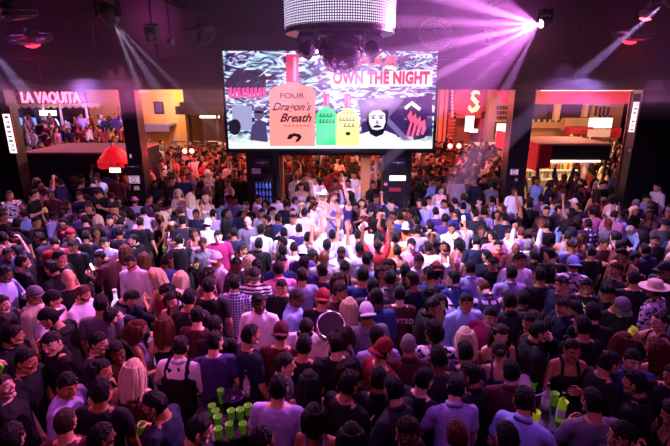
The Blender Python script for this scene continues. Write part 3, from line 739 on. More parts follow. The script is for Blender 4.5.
for x in (373.3, 381): spoly('pictured_eye', ells(x, 118, 1.7, .8, 10), '#160c24', 7, .3); spoly('pictured_brow', [(x-2.4, 116), (x+2.2, 114.8), (x+2.4, 115.8), (x-2.2, 117)], '#160c24', 7, .3)
spoly('pictured_nose', [(377, 119), (378.6, 123.6), (375.6, 123.6)], '#a08cb8', 7, .6)
spoly('pictured_moustache', [(372.5, 126.6), (377, 124.6), (382, 126.2), (380, 127.4), (374.5, 127.8)], '#1c1030', 7, .4)
spoly('pictured_beard', [(370.4, 124), (372, 129), (377, 130), (383, 128.5), (384.8, 123.5), (383, 131.5), (376.8, 136.5), (371.8, 132.5)], '#1c1030', 8, .4)
spoly('pictured_dancer', [(403, 113), (405, 106), (411, 103), (418, 106), (420, 113), (428, 118), (424, 122), (430, 132), (424, 138), (414, 140), (410, 132), (404, 128), (408, 120)], '#33204e', 4, .7)
for i in range(4): spoly('pictured_ribbon', [(407+i*4.6, 116+i*2), (411+i*4.6, 110+i*3), (413+i*4.2, 120+i*3), (408+i*5, 138-i), (406+i*5, 137-i), (410+i*4, 122+i*2)], '#ff5a8a', 6, .9)
spoly('pictured_hairband', [(404, 107), (412, 101), (421, 108), (419, 111), (411, 105), (406, 110)], '#f0ecfa', 7, .95)
# ---------------------------------------------------------------- street scene beyond the openings
def bx3(b, pxl, pxr, pyt, pyb, Y, d=.1):
    """box standing in the plane Y between the given sight lines, d deep"""
    a = atY(pxl, pyt, Y); c = atY(pxr, pyb, Y); b.box((a.x, Y, c.z), (atY(pxr, pyt, Y).x, Y+d, a.z)); return b
# ---- left terrace bar "La Vaquita" behind opening 1
MP = mat('painted_plaster_ochre', '#c99a4e', .8, bump=.1, scale=10, var=.25)
bar = empty('terrace_restaurant', (XatY(48, 27), 27, 0)); tag(bar, 'open terrace restaurant with red neon name LA VAQUITA across the street', 'restaurant')
def child_at(b, name, m, par, **k):
    for i, p in enumerate(b.v): b.v[i] = (p[0]-par.location.x, p[1]-par.location.y, p[2]-par.location.z)
    return b.obj(name, m, par, **k)
b = MB(); x0, x1 = XatY(-25, 29), XatY(88, 29)
b.box((x0, 30, 0), (x1, 30.2, 8)); child_at(b, 'back_wall', mat('violet_wall', '#3a2350', .7, bump=.2, scale=2, var=.5), bar)
b = MB(); b.box((x0, 23.4, 4.0), (x1, 30, 4.12)); b.box((x0, 23.3, 3.0), (x1, 23.45, 3.12))
b = MB(); bx3(b, 0, 84, 93.5, 103, 26, .12); child_at(b, 'sign_board', mat('violet_board', '#452a66', .6), bar)
b = MB(); r = random.Random(3); zt = atY(10, 104, 25.8).z
xa, xb = XatY(9, 25.8), XatY(97, 25.8); n = 44
for i in range(n):   # ornate fringe of the canopy
    x = xa+(xb-xa)*i/n; b.ell((x, 25.8, zt-.10+.06*math.sin(i*1.7)), (.11, .05, .09), n=8, k=5); b.box((x, 25.75, zt-.05), (x+.14, 25.9, zt+.02))
child_at(b, 'canopy_fringe', mat('cream_fringe', '#e0c890', .6), bar)
t = text('neon_name', 'LA VAQUITA', .80, emat('neon_rose', '#ff5a78', 5, '#ff4060'), bar, (0, 0, 0), extrude=.04, off=.018, cw=.70, spacing=1.02)
c = atY(50.5, 98, 25.95); t.location = (c.x-bar.location.x, -1.07, c.z)
for (a, q, c0, c1) in ((10, 18, 93, 103), (18, 10, 93, 103)):
    p, w = atY(a, c0, 25.9), atY(q, c1, 25.9); b = MB(); b.tube([p, w], .025, 6); child_at(b, 'lattice_bar', mat('rose_paint', '#c05078', .6), bar)
b = MB(); bx3(b, 39, 55, 110.5, 115.5, 25.2, .1); child_at(b, 'light_box', emat('lightbox_white', '#fff0e8', 2.5, '#ffffff'), bar)
for a, q, t0, u in ((14, 24, 117, 126), (28, 36, 117, 126)):
    b = MB(); bx3(b, a, q, t0, u, 25.6, .08); s_ = child_at(b, 'television', M_BLACKP, bar); b = MB(); bx3(b, a+.8, q-.8, t0+.8, u-.8, 25.56, .03); child_at(b, 'screen', emat('tv_blue', '#5a90ff', 1.8), bar)
b = MB()
for px in (41, 58, 84): bx3(b, px, px+1.6, 104, 140, 25.4, .1)
child_at(b, 'posts', M_WHITE, bar)
b = MB(); R_ = []
c = atY(55, 126, 25)
for i in range(12): a = -.9+1.9*i/11; R_.append((c.x+.32*math.cos(a)-.1, 25, c.z+.45*math.sin(a)))
b.tube(R_, .03, 8); child_at(b, 'neon_arc', emat('neon_violet', '#d8a8ff', 3), bar)
b = MB()
for k_, (y0, y1, z) in enumerate(((19.5, 22, .35), (22, 24.2, .75), (24.2, 27, 1.2))): b.box((x0, y0, 0), (x1+.6, y1, z))
child_at(b, 'terrace_steps', M_ASPH, bar)
# kiosk in front of the terrace
def kiosk(name, label, xa, xb, y0, y1, z0, z1, roof, fascia, open_front, cat='kiosk'):
    t = empty(name, ((xa+xb)/2, (y0+y1)/2, 0)); tag(t, label, cat); b = MB(); b.box((xa, y0, z1-.06), (xb, y1, z1)); child_at(b, 'roof', roof, t, bevel=.01)
    b = MB(); b.box((xa+.03, y0+.02, z0), (xb-.03, y0+.09, z1-.06)); b.box((xa+.03, y0, z0), (xa+.1, y1, z1-.06)); b.box((xb-.1, y0, z0), (xb-.03, y1, z1-.06)); child_at(b, 'fascia', fascia, t)
    return t
xa, xb = XatY(6, 14.2), XatY(119, 14.2)
ZK = atY(60, 152.5, 14.2).z
kl = kiosk('service_kiosk', 'dark flat roofed kiosk wall with pinkish roof behind left opening', xa, xb, 14.2, 16.9, 0, ZK, mat('pinkish_roof', '#b0787a', .8, bump=.15, scale=5, var=.3), mat('kiosk_navy', '#141028', .6, bump=.1, scale=4), False)  # roof in a mottled pinkish tone
# red umbrella in front of it
um = empty('parasol', (XatY(105, 13.9), 13.9, 0)); tag(um, 'red scalloped parasol with pale lettering beside the left post', 'parasol')
zc = atY(110, 146, 13.9).z; zb = atY(110, 162, 13.9).z
b = MB(); rs = []; n = 32
for rr, z in ((.03, zc), (.22, zc-.10), (.42, zb+.16), (.50, zb+.04), (.49, zb-.12)):
    rs.append([Vector((rr*(1+.05*math.cos(8*2*PI*j/n)*(rr > .4))*math.cos(j*2*PI/n), rr*math.sin(j*2*PI/n), z+(.04*math.sin(8*PI*j/n) if z < zb else 0))) for j in range(n)])
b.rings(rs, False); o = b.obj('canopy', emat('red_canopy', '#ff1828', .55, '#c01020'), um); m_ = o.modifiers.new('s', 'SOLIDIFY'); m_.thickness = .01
b = MB(); b.caps((0, 0, 0), (0, 0, zc+.05), .022, .02, 10); b.ell((0, 0, zc+.06), (.035, .035, .05)); b.obj('pole', M_WHITE, um)
b = MB(); b.lathe([(.02, .10), (.24, .08), (.25, 0), (.0, 0)]); b.obj('base', M_DARK, um)
g = MB()
for i in range(5): a = -PI/2-.6+.3*i; g.box((.50*math.cos(a)-.03, .50*math.sin(a)-.012, zb-.05), (.50*math.cos(a)+.03, .50*math.sin(a)+.004, zb+.03))
g.obj('pale_marks', mat('pale_print', '#f0b0b0', .6), um)
lb = atY(117, 169.5, 12.9); t = empty('light_box', (lb.x, 12.78, lb.z)); tag(t, 'small bright yellow white light box below the red parasol', 'light')
MB().box((-.17, 0, -.075), (.17, .07, .075)).obj('case', M_BLACKP, t); MB().box((-.155, -.01, -.062), (.155, 0, .062)).obj('panel', emat('lightbox_yellow', '#fff6a8', 5, '#ffffff'), t)
b = MB(); b.caps((-.12, .03, .07), (-.12, .03, .22), .006, .006, 6); b.caps((.12, .03, .07), (.12, .03, .22), .006, .006, 6); b.obj('hanger', M_STEEL, t)
# ---- opening 2: yellow building and thatched hut
yb = empty('ochre_building', (XatY(150, 29), 29, 0)); tag(yb, 'pale ochre building with one dark framed window beyond the second opening', 'building')
b = MB(); b.box((XatY(86, 29), 29, 0), (XatY(177, 29), 36, 9)); child_at(b, 'wall', emat('ochre_lit', '#ffb060', .0, '#dba562'), yb)
b = MB(); b.box((XatY(176, 28.9), 28.8, 0), (XatY(183, 28.9), 29.3, 9)); child_at(b, 'corner_pillar', MP, yb)
b = MB(); bx3(b, 153.5, 163, 101.5, 114, 28.93, .06); w_ = child_at(b, 'window', M_DARK, yb); b = MB(); bx3(b, 155, 161.5, 103, 112.5, 28.9, .03); child_at(b, 'picture', mat('dim_poster', '#4a3a66', .5), yb)
b = MB(); p = atY(143, 124, 28.2); q = atY(172, 124, 28.2); b.box((p.x, 27.6, p.z-.12), (q.x, 28.99, p.z+.02)); b.box((p.x, 27.6, p.z-.4), (q.x, 27.66, p.z-.1)); child_at(b, 'entrance_canopy', mat('striped_canopy', '#8f8690', .6), yb)
th = empty('thatched_hut', (XatY(206, 25.5), 25.5, 0)); tag(th, 'dark brown thatched roof hut with open bar beyond the second opening', 'hut')
b = MB(); X0, X1 = XatY(181, 25), XatY(250, 25); xr = XatY(190, 25)
za, zb_ = atY(200, 86, 25).z, atY(200, 113.5, 25).z
for k_ in range(7):
    t0 = k_/7; z = zb_+(za-zb_)*t0; b.box((X0+.55*t0*1.6, 23.8+.35*k_, z), (X1, 24.3+.35*k_, z+.42))
b.box((X0+.9, 24.2, zb_+.1), (X1, 28, za+.2)); child_at(b, 'thatch', mat('thatch', '#2c170e', .95, bump=.6, scale=40, var=.6), th)
b = MB(); b.box((X0, 28.5, 0), (X1, 28.7, 5)); child_at(b, 'back_wall', mat('hut_wall', '#4a2c1c', .8, var=.4), th)
b = MB()
for px in (184, 215, 244): b.caps((XatY(px, 24.5), 24.5, 0), (XatY(px, 24.5), 24.5, zb_+.2), .07, .06, 10)
child_at(b, 'posts', mat('log', '#5a3a22', .8), th)
b = MB(); p = atY(187, 113, 26.5); b.box((p.x, 26.5, p.z), (p.x+1.0, 26.6, p.z+.26)); p = atY(200, 118, 26.5); b.box((p.x, 26.5, p.z), (p.x+1.1, 26.6, p.z+.12)); child_at(b, 'bar_lights', emat('warm_tube', '#ffd8a0', 4, '#ffffff'), th)
b = MB(); b.box((XatY(186, 26), 26, 0), (XatY(246, 26), 26.5, 1.15)); child_at(b, 'bar_counter', mat('dark_wood', '#4a2a1a', .6, bump=.2, var=.4), th)
# pipe railing behind the red lamps
def railing(xa, xb, Y, z0, z1, label, m, n=6):
    t = empty('railing', ((xa+xb)/2, Y, 0)); tag(t, label, 'railing'); L = (xb-xa)/2; b = MB()
    for z in (z1, (z0+z1)/2+.1): b.tube([(-L, 0, z), (L, 0, z)], .022, 8)
    b.obj('rails', m, t, smooth=True)
    for i in range(n): x = -L+2*L*i/(n-1); MB().caps((x, 0, 0), (x, 0, z1), .022, .022, 8).obj('upright', m, t, smooth=True)
    return t
railing(XatY(168, 20.5), XatY(250, 20.5), 20.5, .9, 1.95, 'pale pipe railing behind the dancers beyond the second opening', M_STEEL)
# twin red lamps on stands
def twin_lamp(pxa, pxb, py, Y, label):
    a, c = atY(pxa, py, Y), atY(pxb, py, Y); mx_ = (a.x+c.x)/2; t = empty('twin_spotlight', (mx_, Y, 0)); tag(t, label, 'lamp'); z = a.z
    b = MB(); b.caps((0, .1, .5), (0, .1, z-.16), .022, .02, 10); b.obj('pole', M_DARK, t)
    b = MB(); b.caps((a.x-mx_-.08, .1, z-.16), (c.x-mx_+.08, .1, z-.16), .015, .015, 8); b.obj('crossbar', M_DARK, t)
    for i in range(3): an = i*2.094+.4; MB().caps((0, .1, .55), (.42*math.cos(an), .1+.42*math.sin(an), .0), .014, .014, 8).obj('leg', M_DARK, t)
    for p in (a, c):
        x = p.x-mx_; h = MB().lathe([(.06, .16), (.085, .12), (.095, 0), (.088, -.002), (.08, .03), (0, .03)], (x, -.02, z), 20, Matrix.Rotation(-PI/2, 3, 'X')).obj('housing', M_BLACKP, t, smooth=True)
        l = MB(); l.ell((0, 0, 0), (.078, .03, .078)); lens = l.obj('lens', emat('red_lens', '#ff5a50', 30, '#ff4040'), h, smooth=True); lens.location = (x, -.015, z)
        L = bpy.data.lights.new('red_glow', 'POINT'); L.energy = 55; L.color = (1, .08, .10); L.shadow_soft_size = .1; lo = bpy.data.objects.new('red_glow', L); COL.objects.link(lo); lo.location = (p.x, Y-.25, z+.05)
twin_lamp(184.8, 192, 151, 16.2, 'pair of glowing red spotlights on a stand beyond the second opening')
twin_lamp(450, 458.8, 146, 16.6, 'pair of glowing red spotlights on a stand beyond the third opening')
# ---- opening 3: red slatted shop
rb = empty('red_slatted_shop', (XatY(476, 27), 27, 0)); tag(rb, 'red slatted shop front with pale S shaped emblem beyond the third opening', 'building')
M_RS = mat('red_slat', '#b83a3a', .6, bump=.1, scale=6, var=.2); M_RD = mat('red_recess', '#6a1c28', .7)
b = MB(); b.box((XatY(425, 28.6), 28.6, 0), (XatY(515, 28.6), 34, 9)); child_at(b, 'back_block', mat('salmon_wall', '#c06a5a', .8, var=.3), rb)
b = MB(); X0, X1 = XatY(455, 27), XatY(497, 27); zlo = atY(470, 118, 27).z
for i in range(16): z = zlo+i*.2; b.box((X0, 26.9, z), (X1, 27.09, z+.13))
b.box((X0+.02, 27.05, zlo), (X1-.02, 28.6, 7)); child_at(b, 'upper_slats', M_RS, rb)
for a, q in ((450, 457.5), (483, 494.5)):
    b = MB(); xa_, xb_ = XatY(a, 27), XatY(q, 27)
    for i in range(15): b.box((xa_, 26.9, i*.2), (xb_, 27.09, i*.2+.13))
    b.box((xa_+.02, 27.05, 0), (xb_-.02, 28.6, zlo)); child_at(b, 'slatted_pier', M_RS, rb)
b = MB(); bx3(b, 441, 445, 86, 150, 27.4, .3); bx3(b, 446.5, 449, 86, 150, 27.2, .3); child_at(b, 'pilasters', mat('coral_paint', '#e0706a', .6), rb)
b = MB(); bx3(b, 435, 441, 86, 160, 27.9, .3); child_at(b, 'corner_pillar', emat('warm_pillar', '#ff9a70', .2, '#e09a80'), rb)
c = atY(474, 101.5, 26.9); b = MB(); pts = []; rad = []
for i in range(22):
    t_ = i/21; a = t_*2*PI*.78
    z = .52-1.04*t_; x = .20*math.sin(t_*2*PI+.35)*(1-.1*t_); pts.append((c.x-x*-1, 26.9, c.z+z)); rad.append(.03+.115*math.sin(PI*min(1, t_*1.02))**.8+.02)
b = MB(); sp_ = [(.22, .40), (.12, .52), (-.04, .52), (-.16, .40), (-.15, .22), (.0, .06), (.14, -.08), (.18, -.26), (.08, -.44), (-.10, -.50), (-.24, -.38), (-.26, -.22)]; b.tube([(c.x+x*1.1, 26.75, c.z+z) for x, z in sp_], [.05, .09, .11, .12, .12, .12, .13, .14, .14, .13, .10, .05], 10); child_at(b, 'emblem', emat('emblem_cream', '#ffe89a', .8, '#fff0c0'), rb, smooth=True)
b = MB(); bx3(b, 466, 474.5, 116, 131.5, 26.6, .06); bx3(b, 470, 478, 129, 132.5, 26.6, .05); child_at(b, 'white_board', emat('board_white', '#ffe8e8', 1.3, '#ffffff'), rb)
b = MB()
for i in range(9): bx3(b, 451.6, 453.4, 87+i*3.4, 89.4+i*3.4, 26.85, .08)
child_at(b, 'vertical_marks', mat('pale_rose', '#ffc0c0', .5), rb)
# shop with pink awning right of it
ps = empty('poster_shop', (XatY(508, 25.5), 25.5, 0)); tag(ps, 'shop with deep pink awning and white billboard next to right post', 'shop')
b = MB(); X0, X1 = XatY(496, 25.5), XatY(529, 25.5); z0, z1 = atY(500, 103.5, 24.5).z, atY(500, 93, 24.5).z
b.box((X0, 24.5, z0), (X1, 24.58, z1)); b.poly([(0, 0), (0, .01), (.01, 0)], 0, .01); b = MB(); b.box((X0, 24.5, z0), (X1, 24.58, z1)); b.box((X0, 24.5, z1-.05), (X1, 26, z1+.1)); child_at(b, 'awning', mat('pink_awning', '#d0205a', .7), ps)
b = MB(); b.box((X0, 26.4, 0), (X1, 27, 7)); child_at(b, 'back_wall', mat('rose_wall', '#c88a80', .8, bump=.1, var=.5), ps)
b = MB(); bx3(b, 497, 510, 123.5, 138, 25.3, .08); child_at(b, 'billboard', emat('billboard', '#ffd8d0', 1.1, '#ffffff'), ps); b = MB(); bx3(b, 495.5, 511.5, 121.8, 123.5, 25.25, .12); bx3(b, 495.5, 497, 123, 139, 25.25, .12); child_at(b, 'billboard_frame', M_DARK, ps)
b = MB()
for i in range(14): bx3(b, 497+(i % 5)*3, 499+(i % 5)*3, 106+(i//5)*5, 109.5+(i//5)*5, 26.3, .05)
child_at(b, 'goods_on_wall', mat('mixed_goods', '#5a2a3a', .7), ps)
# white car
def car(x, y, rz, label, body):
    t = empty('car', (x, y, 0), (0, 0, rz)); tag(t, label, 'car'); b = MB(); rs = []
    prof = [(-2.15, .45, .62), (-2.1, .30, .80), (-1.5, .26, .95), (-1.1, .25, 1.02), (.9, .25, 1.0), (1.6, .27, .92), (2.1, .32, .75), (2.2, .42, .6)]
    for X, lo, hi in prof:
        w = .86 if abs(X) < 1.9 else .74; rs.append([Vector((X, w*c_, lo+(hi-lo)*s_)) for c_, s_ in ((-1, .1), (-1, .6), (-.93, .95), (-.5, 1), (.5, 1), (.93, .95), (1, .6), (1, .1), (.9, 0), (-.9, 0))])
    b.rings(rs); b.obj('bodywork', body, t, smooth=False, bevel=.03)
    b = MB(); rs = []
    for X, hi in ((-1.55, .95), (-1.0, 1.36), (-.3, 1.45), (.45, 1.40), (1.15, .98)):
        w = .60 if hi > 1.2 else .78; rs.append([Vector((X, -.8, .92)), Vector((X, -w, hi)), Vector((X, w, hi)), Vector((X, .8, .92))])
    b.rings(rs); b.obj('windows', mat('car_glass', '#14141c', .1), t)
    b = MB(); b.box((-1.0, -.6, 1.36), (.5, .6, 1.46)); 
    for s in (-1, 1):
        for p0, p1 in (((-1.55, .79, .95), (-1.0, .62, 1.40)), ((.45, .62, 1.42), (1.2, .79, .98)), ((-.25, .64, 1.44), (-.25, .80, .95))): b.caps((p0[0], s*p0[1], p0[2]), (p1[0], s*p1[1], p1[2]), .03, .03, 6)
    b.obj('roof', body, t, bevel=.02)
    for X in (-1.35, 1.35):
        for s in (-1, 1):
            w = MB().lathe([(.0, -.1), (.30, -.1), (.33, -.06), (.33, .06), (.30, .1), (0, .1)], (X, s*.80, .33), 24, Matrix.Rotation(PI/2, 3, 'X')).obj('wheel', M_BLACKP, t, smooth=False)
            MB().lathe([(0, -.105), (.2, -.108), (.2, .108), (0, .105)], (X, s*.80, .33), 16, Matrix.Rotation(PI/2, 3, 'X')).obj('hubcap', M_STEEL, w)
    for s in (-1, 1): MB().box((2.12, s*.6-.15, .62), (2.2, s*.6+.15, .74)).obj('headlight', M_WHITE, t); MB().box((-2.18, s*.6-.15, .62), (-2.1, s*.6+.15, .76)).obj('tail_light', M_RED, t)
    return t
p = atY(496, 150, 24); car(p.x, 24.2, 0.08, 'white car with dark windows parked beyond the third opening', mat('car_paint', '#e8e2dc', .3))
p = atY(505, 150, 21); t = empty('delivery_truck', (p.x, 20.6, 0)); 
b = MB(); bx3(b, 505.5, 510.5, 133, 150, 20.6, 1.2); child_at(b, 'cabinet', emat('red_cabinet', '#ff2030', .6, '#c01024'), t, bevel=.02); b = MB(); bx3(b, 506.5, 509.5, 135, 141, 20.55, .05); child_at(b, 'panel', emat('panel_pink', '#ff9090', 1.0, '#ffffff'), t); t.name = 'vending_machine'; tag(t, 'narrow glowing red cabinet standing beside the right post outside', 'cabinet')
t.location.z = 0
# ---- opening 4: arcade with red awning, kiosk with flat roof
ar = empty('shopping_arcade', (XatY(585, 27), 27, 0)); tag(ar, 'lit shop arcade under a long red awning beyond the right opening', 'shop')
X0, X1 = XatY(528, 25), XatY(650, 25)
b = MB(); z0, z1 = atY(580, 104, 23.5).z, atY(580, 90, 23.5).z; b.box((X0, 23.5, z0), (X1, 23.58, z1)); b.box((X0, 23.58, z1-.06), (X1, 25.2, z1+.1)); child_at(b, 'awning', mat('red_awning', '#b81428', .6, bump=.1, scale=3), ar)
b = MB(); b.box((X0, 23.46, z1-.05), (X1, 23.5, z1-.01)); child_at(b, 'awning_light_strip', emat('strip_warm', '#ffc090', 1.0, '#ffffff'), ar)
b = MB(); b.box((X0, 27, 0), (X1, 27.3, 7)); child_at(b, 'back_wall', emat('cream_lit', '#ffb070', .0, '#d8a878'), ar)
for a, q in ((532, 548), (550, 556), (563, 584)):
    b = MB(); bx3(b, a, q, 104, 122, 26.6, .1); s_ = child_at(b, 'shelf_unit', mat('shelf_dark', '#4a2a2a', .7), ar); b = MB(); r = random.Random(a)
    for i in range(4):
        for j in range(int((q-a)/2)):
            if r.random() < .8: x = a+1+j*2; y = 106+i*4; bx3(b, x, x+1.2, y+r.random(), y+3, 26.5, .08)
    child_at(b, 'goods', mat('shelf_goods_%d' % a, r.choice(['#c08a60', '#b07890', '#8a7ab0']), .6), s_)
for a, q, y0, y1 in ((557, 562, 100, 126), (586, 590, 100, 125)):
    b = MB(); bx3(b, a, q, y0, y1, 26.2, .3); child_at(b, 'column', mat('cream_column', '#e8c8a0', .6), ar)
b = MB(); bx3(b, 593, 612, 104, 118, 26.5, .1); child_at(b, 'yellow_panel', mat('yellow_panel', '#d8b060', .7), ar)
for i in range(4): b = MB(); bx3(b, 596+i*4, 598+i*4, 106+i % 2, 116, 26.4, .06); child_at(b, 'poster', mat('dark_poster', '#4a2a30', .7), ar)
for i in range(3):
    p_ = atY(600+i*5, 117.5, 24.6); b = MB(); b.ell((p_.x, 24.6, p_.z), (.09, .1, .12), n=10, k=6); b.ell((p_.x, 24.6, p_.z-.28), (.2, .12, .2), n=10, k=6); child_at(b, 'seated_figure', mat('dark_cloth', '#2a1a20', .8), ar, smooth=True)
for i in range(16): b = MB(); bx3(b, 533+i*1.9, 534+i*1.9, 119.5+(i % 3)*.6, 122, 25.1, .08); child_at(b, 'item', mat('counter_item_%d' % (i % 3), ('#e0d0b0', '#803028', '#4a5a80')[i % 3], .6), ar)
b = MB(); bx3(b, 531, 572, 122, 128, 25.2, .4); bx3(b, 566, 590, 118, 131, 24.8, .5); child_at(b, 'counter', mat('tan_counter', '#b88a6a', .7, var=.3), ar)
b = MB(); bx3(b, 590.5, 613, 118, 128, 24, .1); child_at(b, 'white_light_board', emat('board_hot', '#fff0e0', 1.6, '#ffffff'), ar)
b = MB(); bx3(b, 589, 611, 129.5, 137, 23.6, .1); w_ = child_at(b, 'marked_board', emat('board_grey', '#ffe0d0', .1, '#b8a898'), ar); b = MB(); r = random.Random(5)
for i in range(6): p = atY(592+i*3.2, 133+r.uniform(-.6, .6), 23.55); b.ring((p.x, 23.55, p.z), .075, .02, Matrix.Rotation(PI/2, 3, 'X'), 10, 5)
child_at(b, 'scrawl', M_INK, w_)
b = MB(); bx3(b, 570, 594, 127, 134, 23.9, .5); child_at(b, 'red_seat', mat('red_seat', '#a01828', .6), ar); b = MB(); bx3(b, 611, 622, 128, 138, 24.2, .5); child_at(b, 'red_seat', mat('red_seat', '#a01828', .6), ar)
xa, xb = XatY(547, 14.2), XatY(622, 14.2); ZR = atY(570, 143.5, 14.2).z; ZF = atY(570, 160, 14.2).z
kr = kiosk('street_bar', 'flat roofed street bar with dark fascia and lit back shelf at right opening', xa, xb, 14.2, 16.4, ZF, ZR, mat('kiosk_roof', '#c08a80', .8, bump=.15, scale=4, var=.25), mat('kiosk_black', '#0e0a18', .6), True, 'bar')
b = MB(); b.box((xa, 16.2, 0), (xb, 16.3, ZF)); child_at(b, 'back_wall', emat('bar_back', '#ffc890', .2, '#e0b080'), kr)
b = MB(); b.box((xa+.9, 14.4, 0), (xb-.1, 14.9, 1.1)); child_at(b, 'counter', mat('bar_counter_wood', '#5a3020', .5, var=.4), kr)
b = MB(); b.box((xa+.3, 14.18, ZF-.07), (xb-.3, 14.24, ZF-.01)); child_at(b, 'light_strip', emat('strip_white', '#fff0d8', 1.6, '#ffffff'), kr)
b = MB(); b.box((xa-.05, 14.15, ZF-.35), (xa+.028, 16.4, ZR-.02)); b.box((xa-.03, 14.10, ZF-.25), (xa+.35, 14.19, ZR-.02)); child_at(b, 'red_side_panel', mat('red_panel_cloth', '#a01830', .7), kr)
for x in (xa+.05, xb-.1): b = MB(); b.box((x, 14.25, 0), (x+.06, 14.33, ZF+.1)); child_at(b, 'post', M_DARK, kr)
r = random.Random(9); cols_ = ['#e8d040', '#3a60c0', '#c03040', '#e8e0d0', '#3a8a50', '#c87830']
proto = None
for i in range(34):
    x = xa+.25+(xb-xa-.5)*i/33; z = 1.12 if i % 2 else 1.45
    if i == 0: b = MB(); b.box((xa, 15.95, 1.08), (xb, 16.2, 1.12)); b.box((xa, 15.95, 1.41), (xb, 16.2, 1.45)); child_at(b, 'back_shelf', M_WHITE, kr)
    key = cols_[i % 6]
    if proto is None or key not in proto:
        proto = proto or {}; bb = MB(); bb.lathe([(0, 0), (.036, 0), (.038, .15), (.015, .2), (.013, .26), (.016, .27), (0, .27)], n=12); proto[key] = bb.mesh('bottle', [mat('bottle_'+key, key, .15)], True)
    o = bpy.data.objects.new('bottle', proto[key]); COL.objects.link(o); o.location = (x, 16.08, z)
    tag(o, {'#e8d040': 'yellow bottle on the back shelf of the street bar', '#3a60c0': 'blue bottle on the back shelf of the street bar', '#c03040': 'red bottle on the back shelf of the street bar', '#e8e0d0': 'white bottle on the back shelf of the street bar', '#3a8a50': 'green bottle on the back shelf of the street bar', '#c87830': 'amber bottle on the back shelf of the street bar'}[key], 'bottle', 'bottles on the street bar shelf '+{'#e8d040': 'yellow', '#3a60c0': 'blue', '#c03040': 'red', '#e8e0d0': 'white', '#3a8a50': 'green', '#c87830': 'amber'}[key])
p, q = atY(632, 92, 12.9), atY(616.5, 190, 12.9); tag(MB().caps(q, p, .035, .035, 10).obj('flag_pole', mat('dark_red_pole', '#5a1020', .4), smooth=True), 'thin leaning dark red pole beside the right lit banner', 'pole')
# far night backdrop buildings
b = MB(); b.box((-40, 36, 0), (40, 37, 12)); struct(b.obj('wall_far', mat('night_wall', '#241a2c', .9)))
# ---------------------------------------------------------------- ceiling equipment
drum = empty('lighting_drum', (.07, 7.0, 0)); tag(drum, 'big round hanging drum wrapped in tiny glowing white lights', 'chandelier')
R0 = .78; zb = 4.96; zt = 6.1
b = MB(); b.lathe([(R0-.03, zb), (R0, zb), (R0, zt), (R0-.03, zt)], n=64); b.lathe([(.10, zb+.02), (R0, zb+.02), (R0, zb+.05), (.10, zb+.05)], n=64); b.obj('shell', mat('drum_shell', '#2b1a3c', .35), drum)
def dot_mat():
    m, nt, bs = nt_new('led_mesh'); N, L = nt.nodes, nt.links; tc = N.new('ShaderNodeTexCoord'); s = N.new('ShaderNodeSeparateXYZ'); L.new(tc.outputs['Object'], s.inputs[0])
    def M(op, a, b_=None):
        n = N.new('ShaderNodeMath'); n.operation = op
        for i, v in enumerate((a, b_)):
            if v is None: continue
            if isinstance(v, (int, float)): n.inputs[i].default_value = v
            else: L.new(v, n.inputs[i])
        return n.outputs[0]
    at = M('ARCTAN2', s.outputs['Y'], s.outputs['X']); u = M('FRACT', M('MULTIPLY', at, 150/(2*PI))); v = M('FRACT', M('MULTIPLY', s.outputs['Z'], 31))
    f = M('MULTIPLY', M('GREATER_THAN', u, .42), M('GREATER_THAN', v, .42)); bs.inputs['Base Color'].default_value = lin('#2b1a3c')
    bs.inputs['Emission Color'].default_value = lin('#e8d8ff'); L.new(M('MULTIPLY', f, 1.6), bs.inputs['Emission Strength']); return m
b = MB(); n = 96; rs = [[Vector(((R0+.012)*math.cos(j*2*PI/n), (R0+.012)*math.sin(j*2*PI/n), z)) for j in range(n)] for z in (zb+.07, zt)]; b.rings(rs, False); b.obj('light_mesh', dot_mat(), drum, smooth=True)
b = MB()
for i in range(3): a = i*2.1; b.caps((.5*math.cos(a), .5*math.sin(a), zt-.1), (.5*math.cos(a), .5*math.sin(a), CZ), .012, .012, 6)
b.obj('suspension_cable', M_STEEL, drum)
def moving_head(x, y, z, aim, label, lens='#ffffff', st=0, s=1.0, frame=M_BLACKP, group=None):
    t = empty('moving_head_light', (x, y, z)); tag(t, label, 'stage light', group); b = MB(); b.box((-.15*s, -.12*s, -.09*s), (.15*s, .12*s, 0)); b.obj('base', frame, t, bevel=.012*s)
    b = MB(); pts = [(-.17*s, 0, -.08*s), (-.18*s, 0, -.30*s), (-.17*s, 0, -.36*s)]
    for sg in (-1, 1): b.box((sg*.165*s-.02*s, -.05*s, -.36*s), (sg*.165*s+.02*s, .05*s, -.06*s))
    b.box((-.165*s, -.05*s, -.11*s), (.165*s, .05*s, -.07*s)); b.obj('yoke', frame, t, bevel=.01*s)
    d = Vector(aim).normalized(); q = (-d).to_track_quat('Z', 'Y').to_matrix(); c = Vector((0, 0, -.30*s))
    h = MB().lathe([(0, .15*s), (.09*s, .14*s), (.125*s, .05*s), (.125*s, -.12*s), (.11*s, -.16*s), (.10*s, -.13*s), (0, -.13*s)], c, 24, q).obj('head', mat('fixture_grey', '#2a2734', .35), t, smooth=True)
    l = MB(); l.ell(c+q @ Vector((0, 0, -.135*s)), (.098*s, .098*s, .028*s), q); l.obj('lens', emat('lens_%s_%s' % (lens, st), lens, st, '#202030') if st else mat('lens_off', '#5a5870', .08, .3), t, smooth=True)
    return t, Vector((x, y, z))+c+d*.18*s
for i in range(8):
    a = -2.75+i*.785; x, y = .07+.50*math.cos(a), 7+.50*math.sin(a)
    nm = ['left rear', 'left front', 'front left', 'front right', 'right front', 'right rear', 'back right', 'back left'][i]
    t, _ = moving_head(x, y, zb+.02, (math.cos(a)*.7, math.sin(a)*.7, -1), 'dark yoke spotlight hanging under the drum, %s of its ring' % nm, s=.72, frame=mat('yoke_violet', '#5a4a7a', .3))
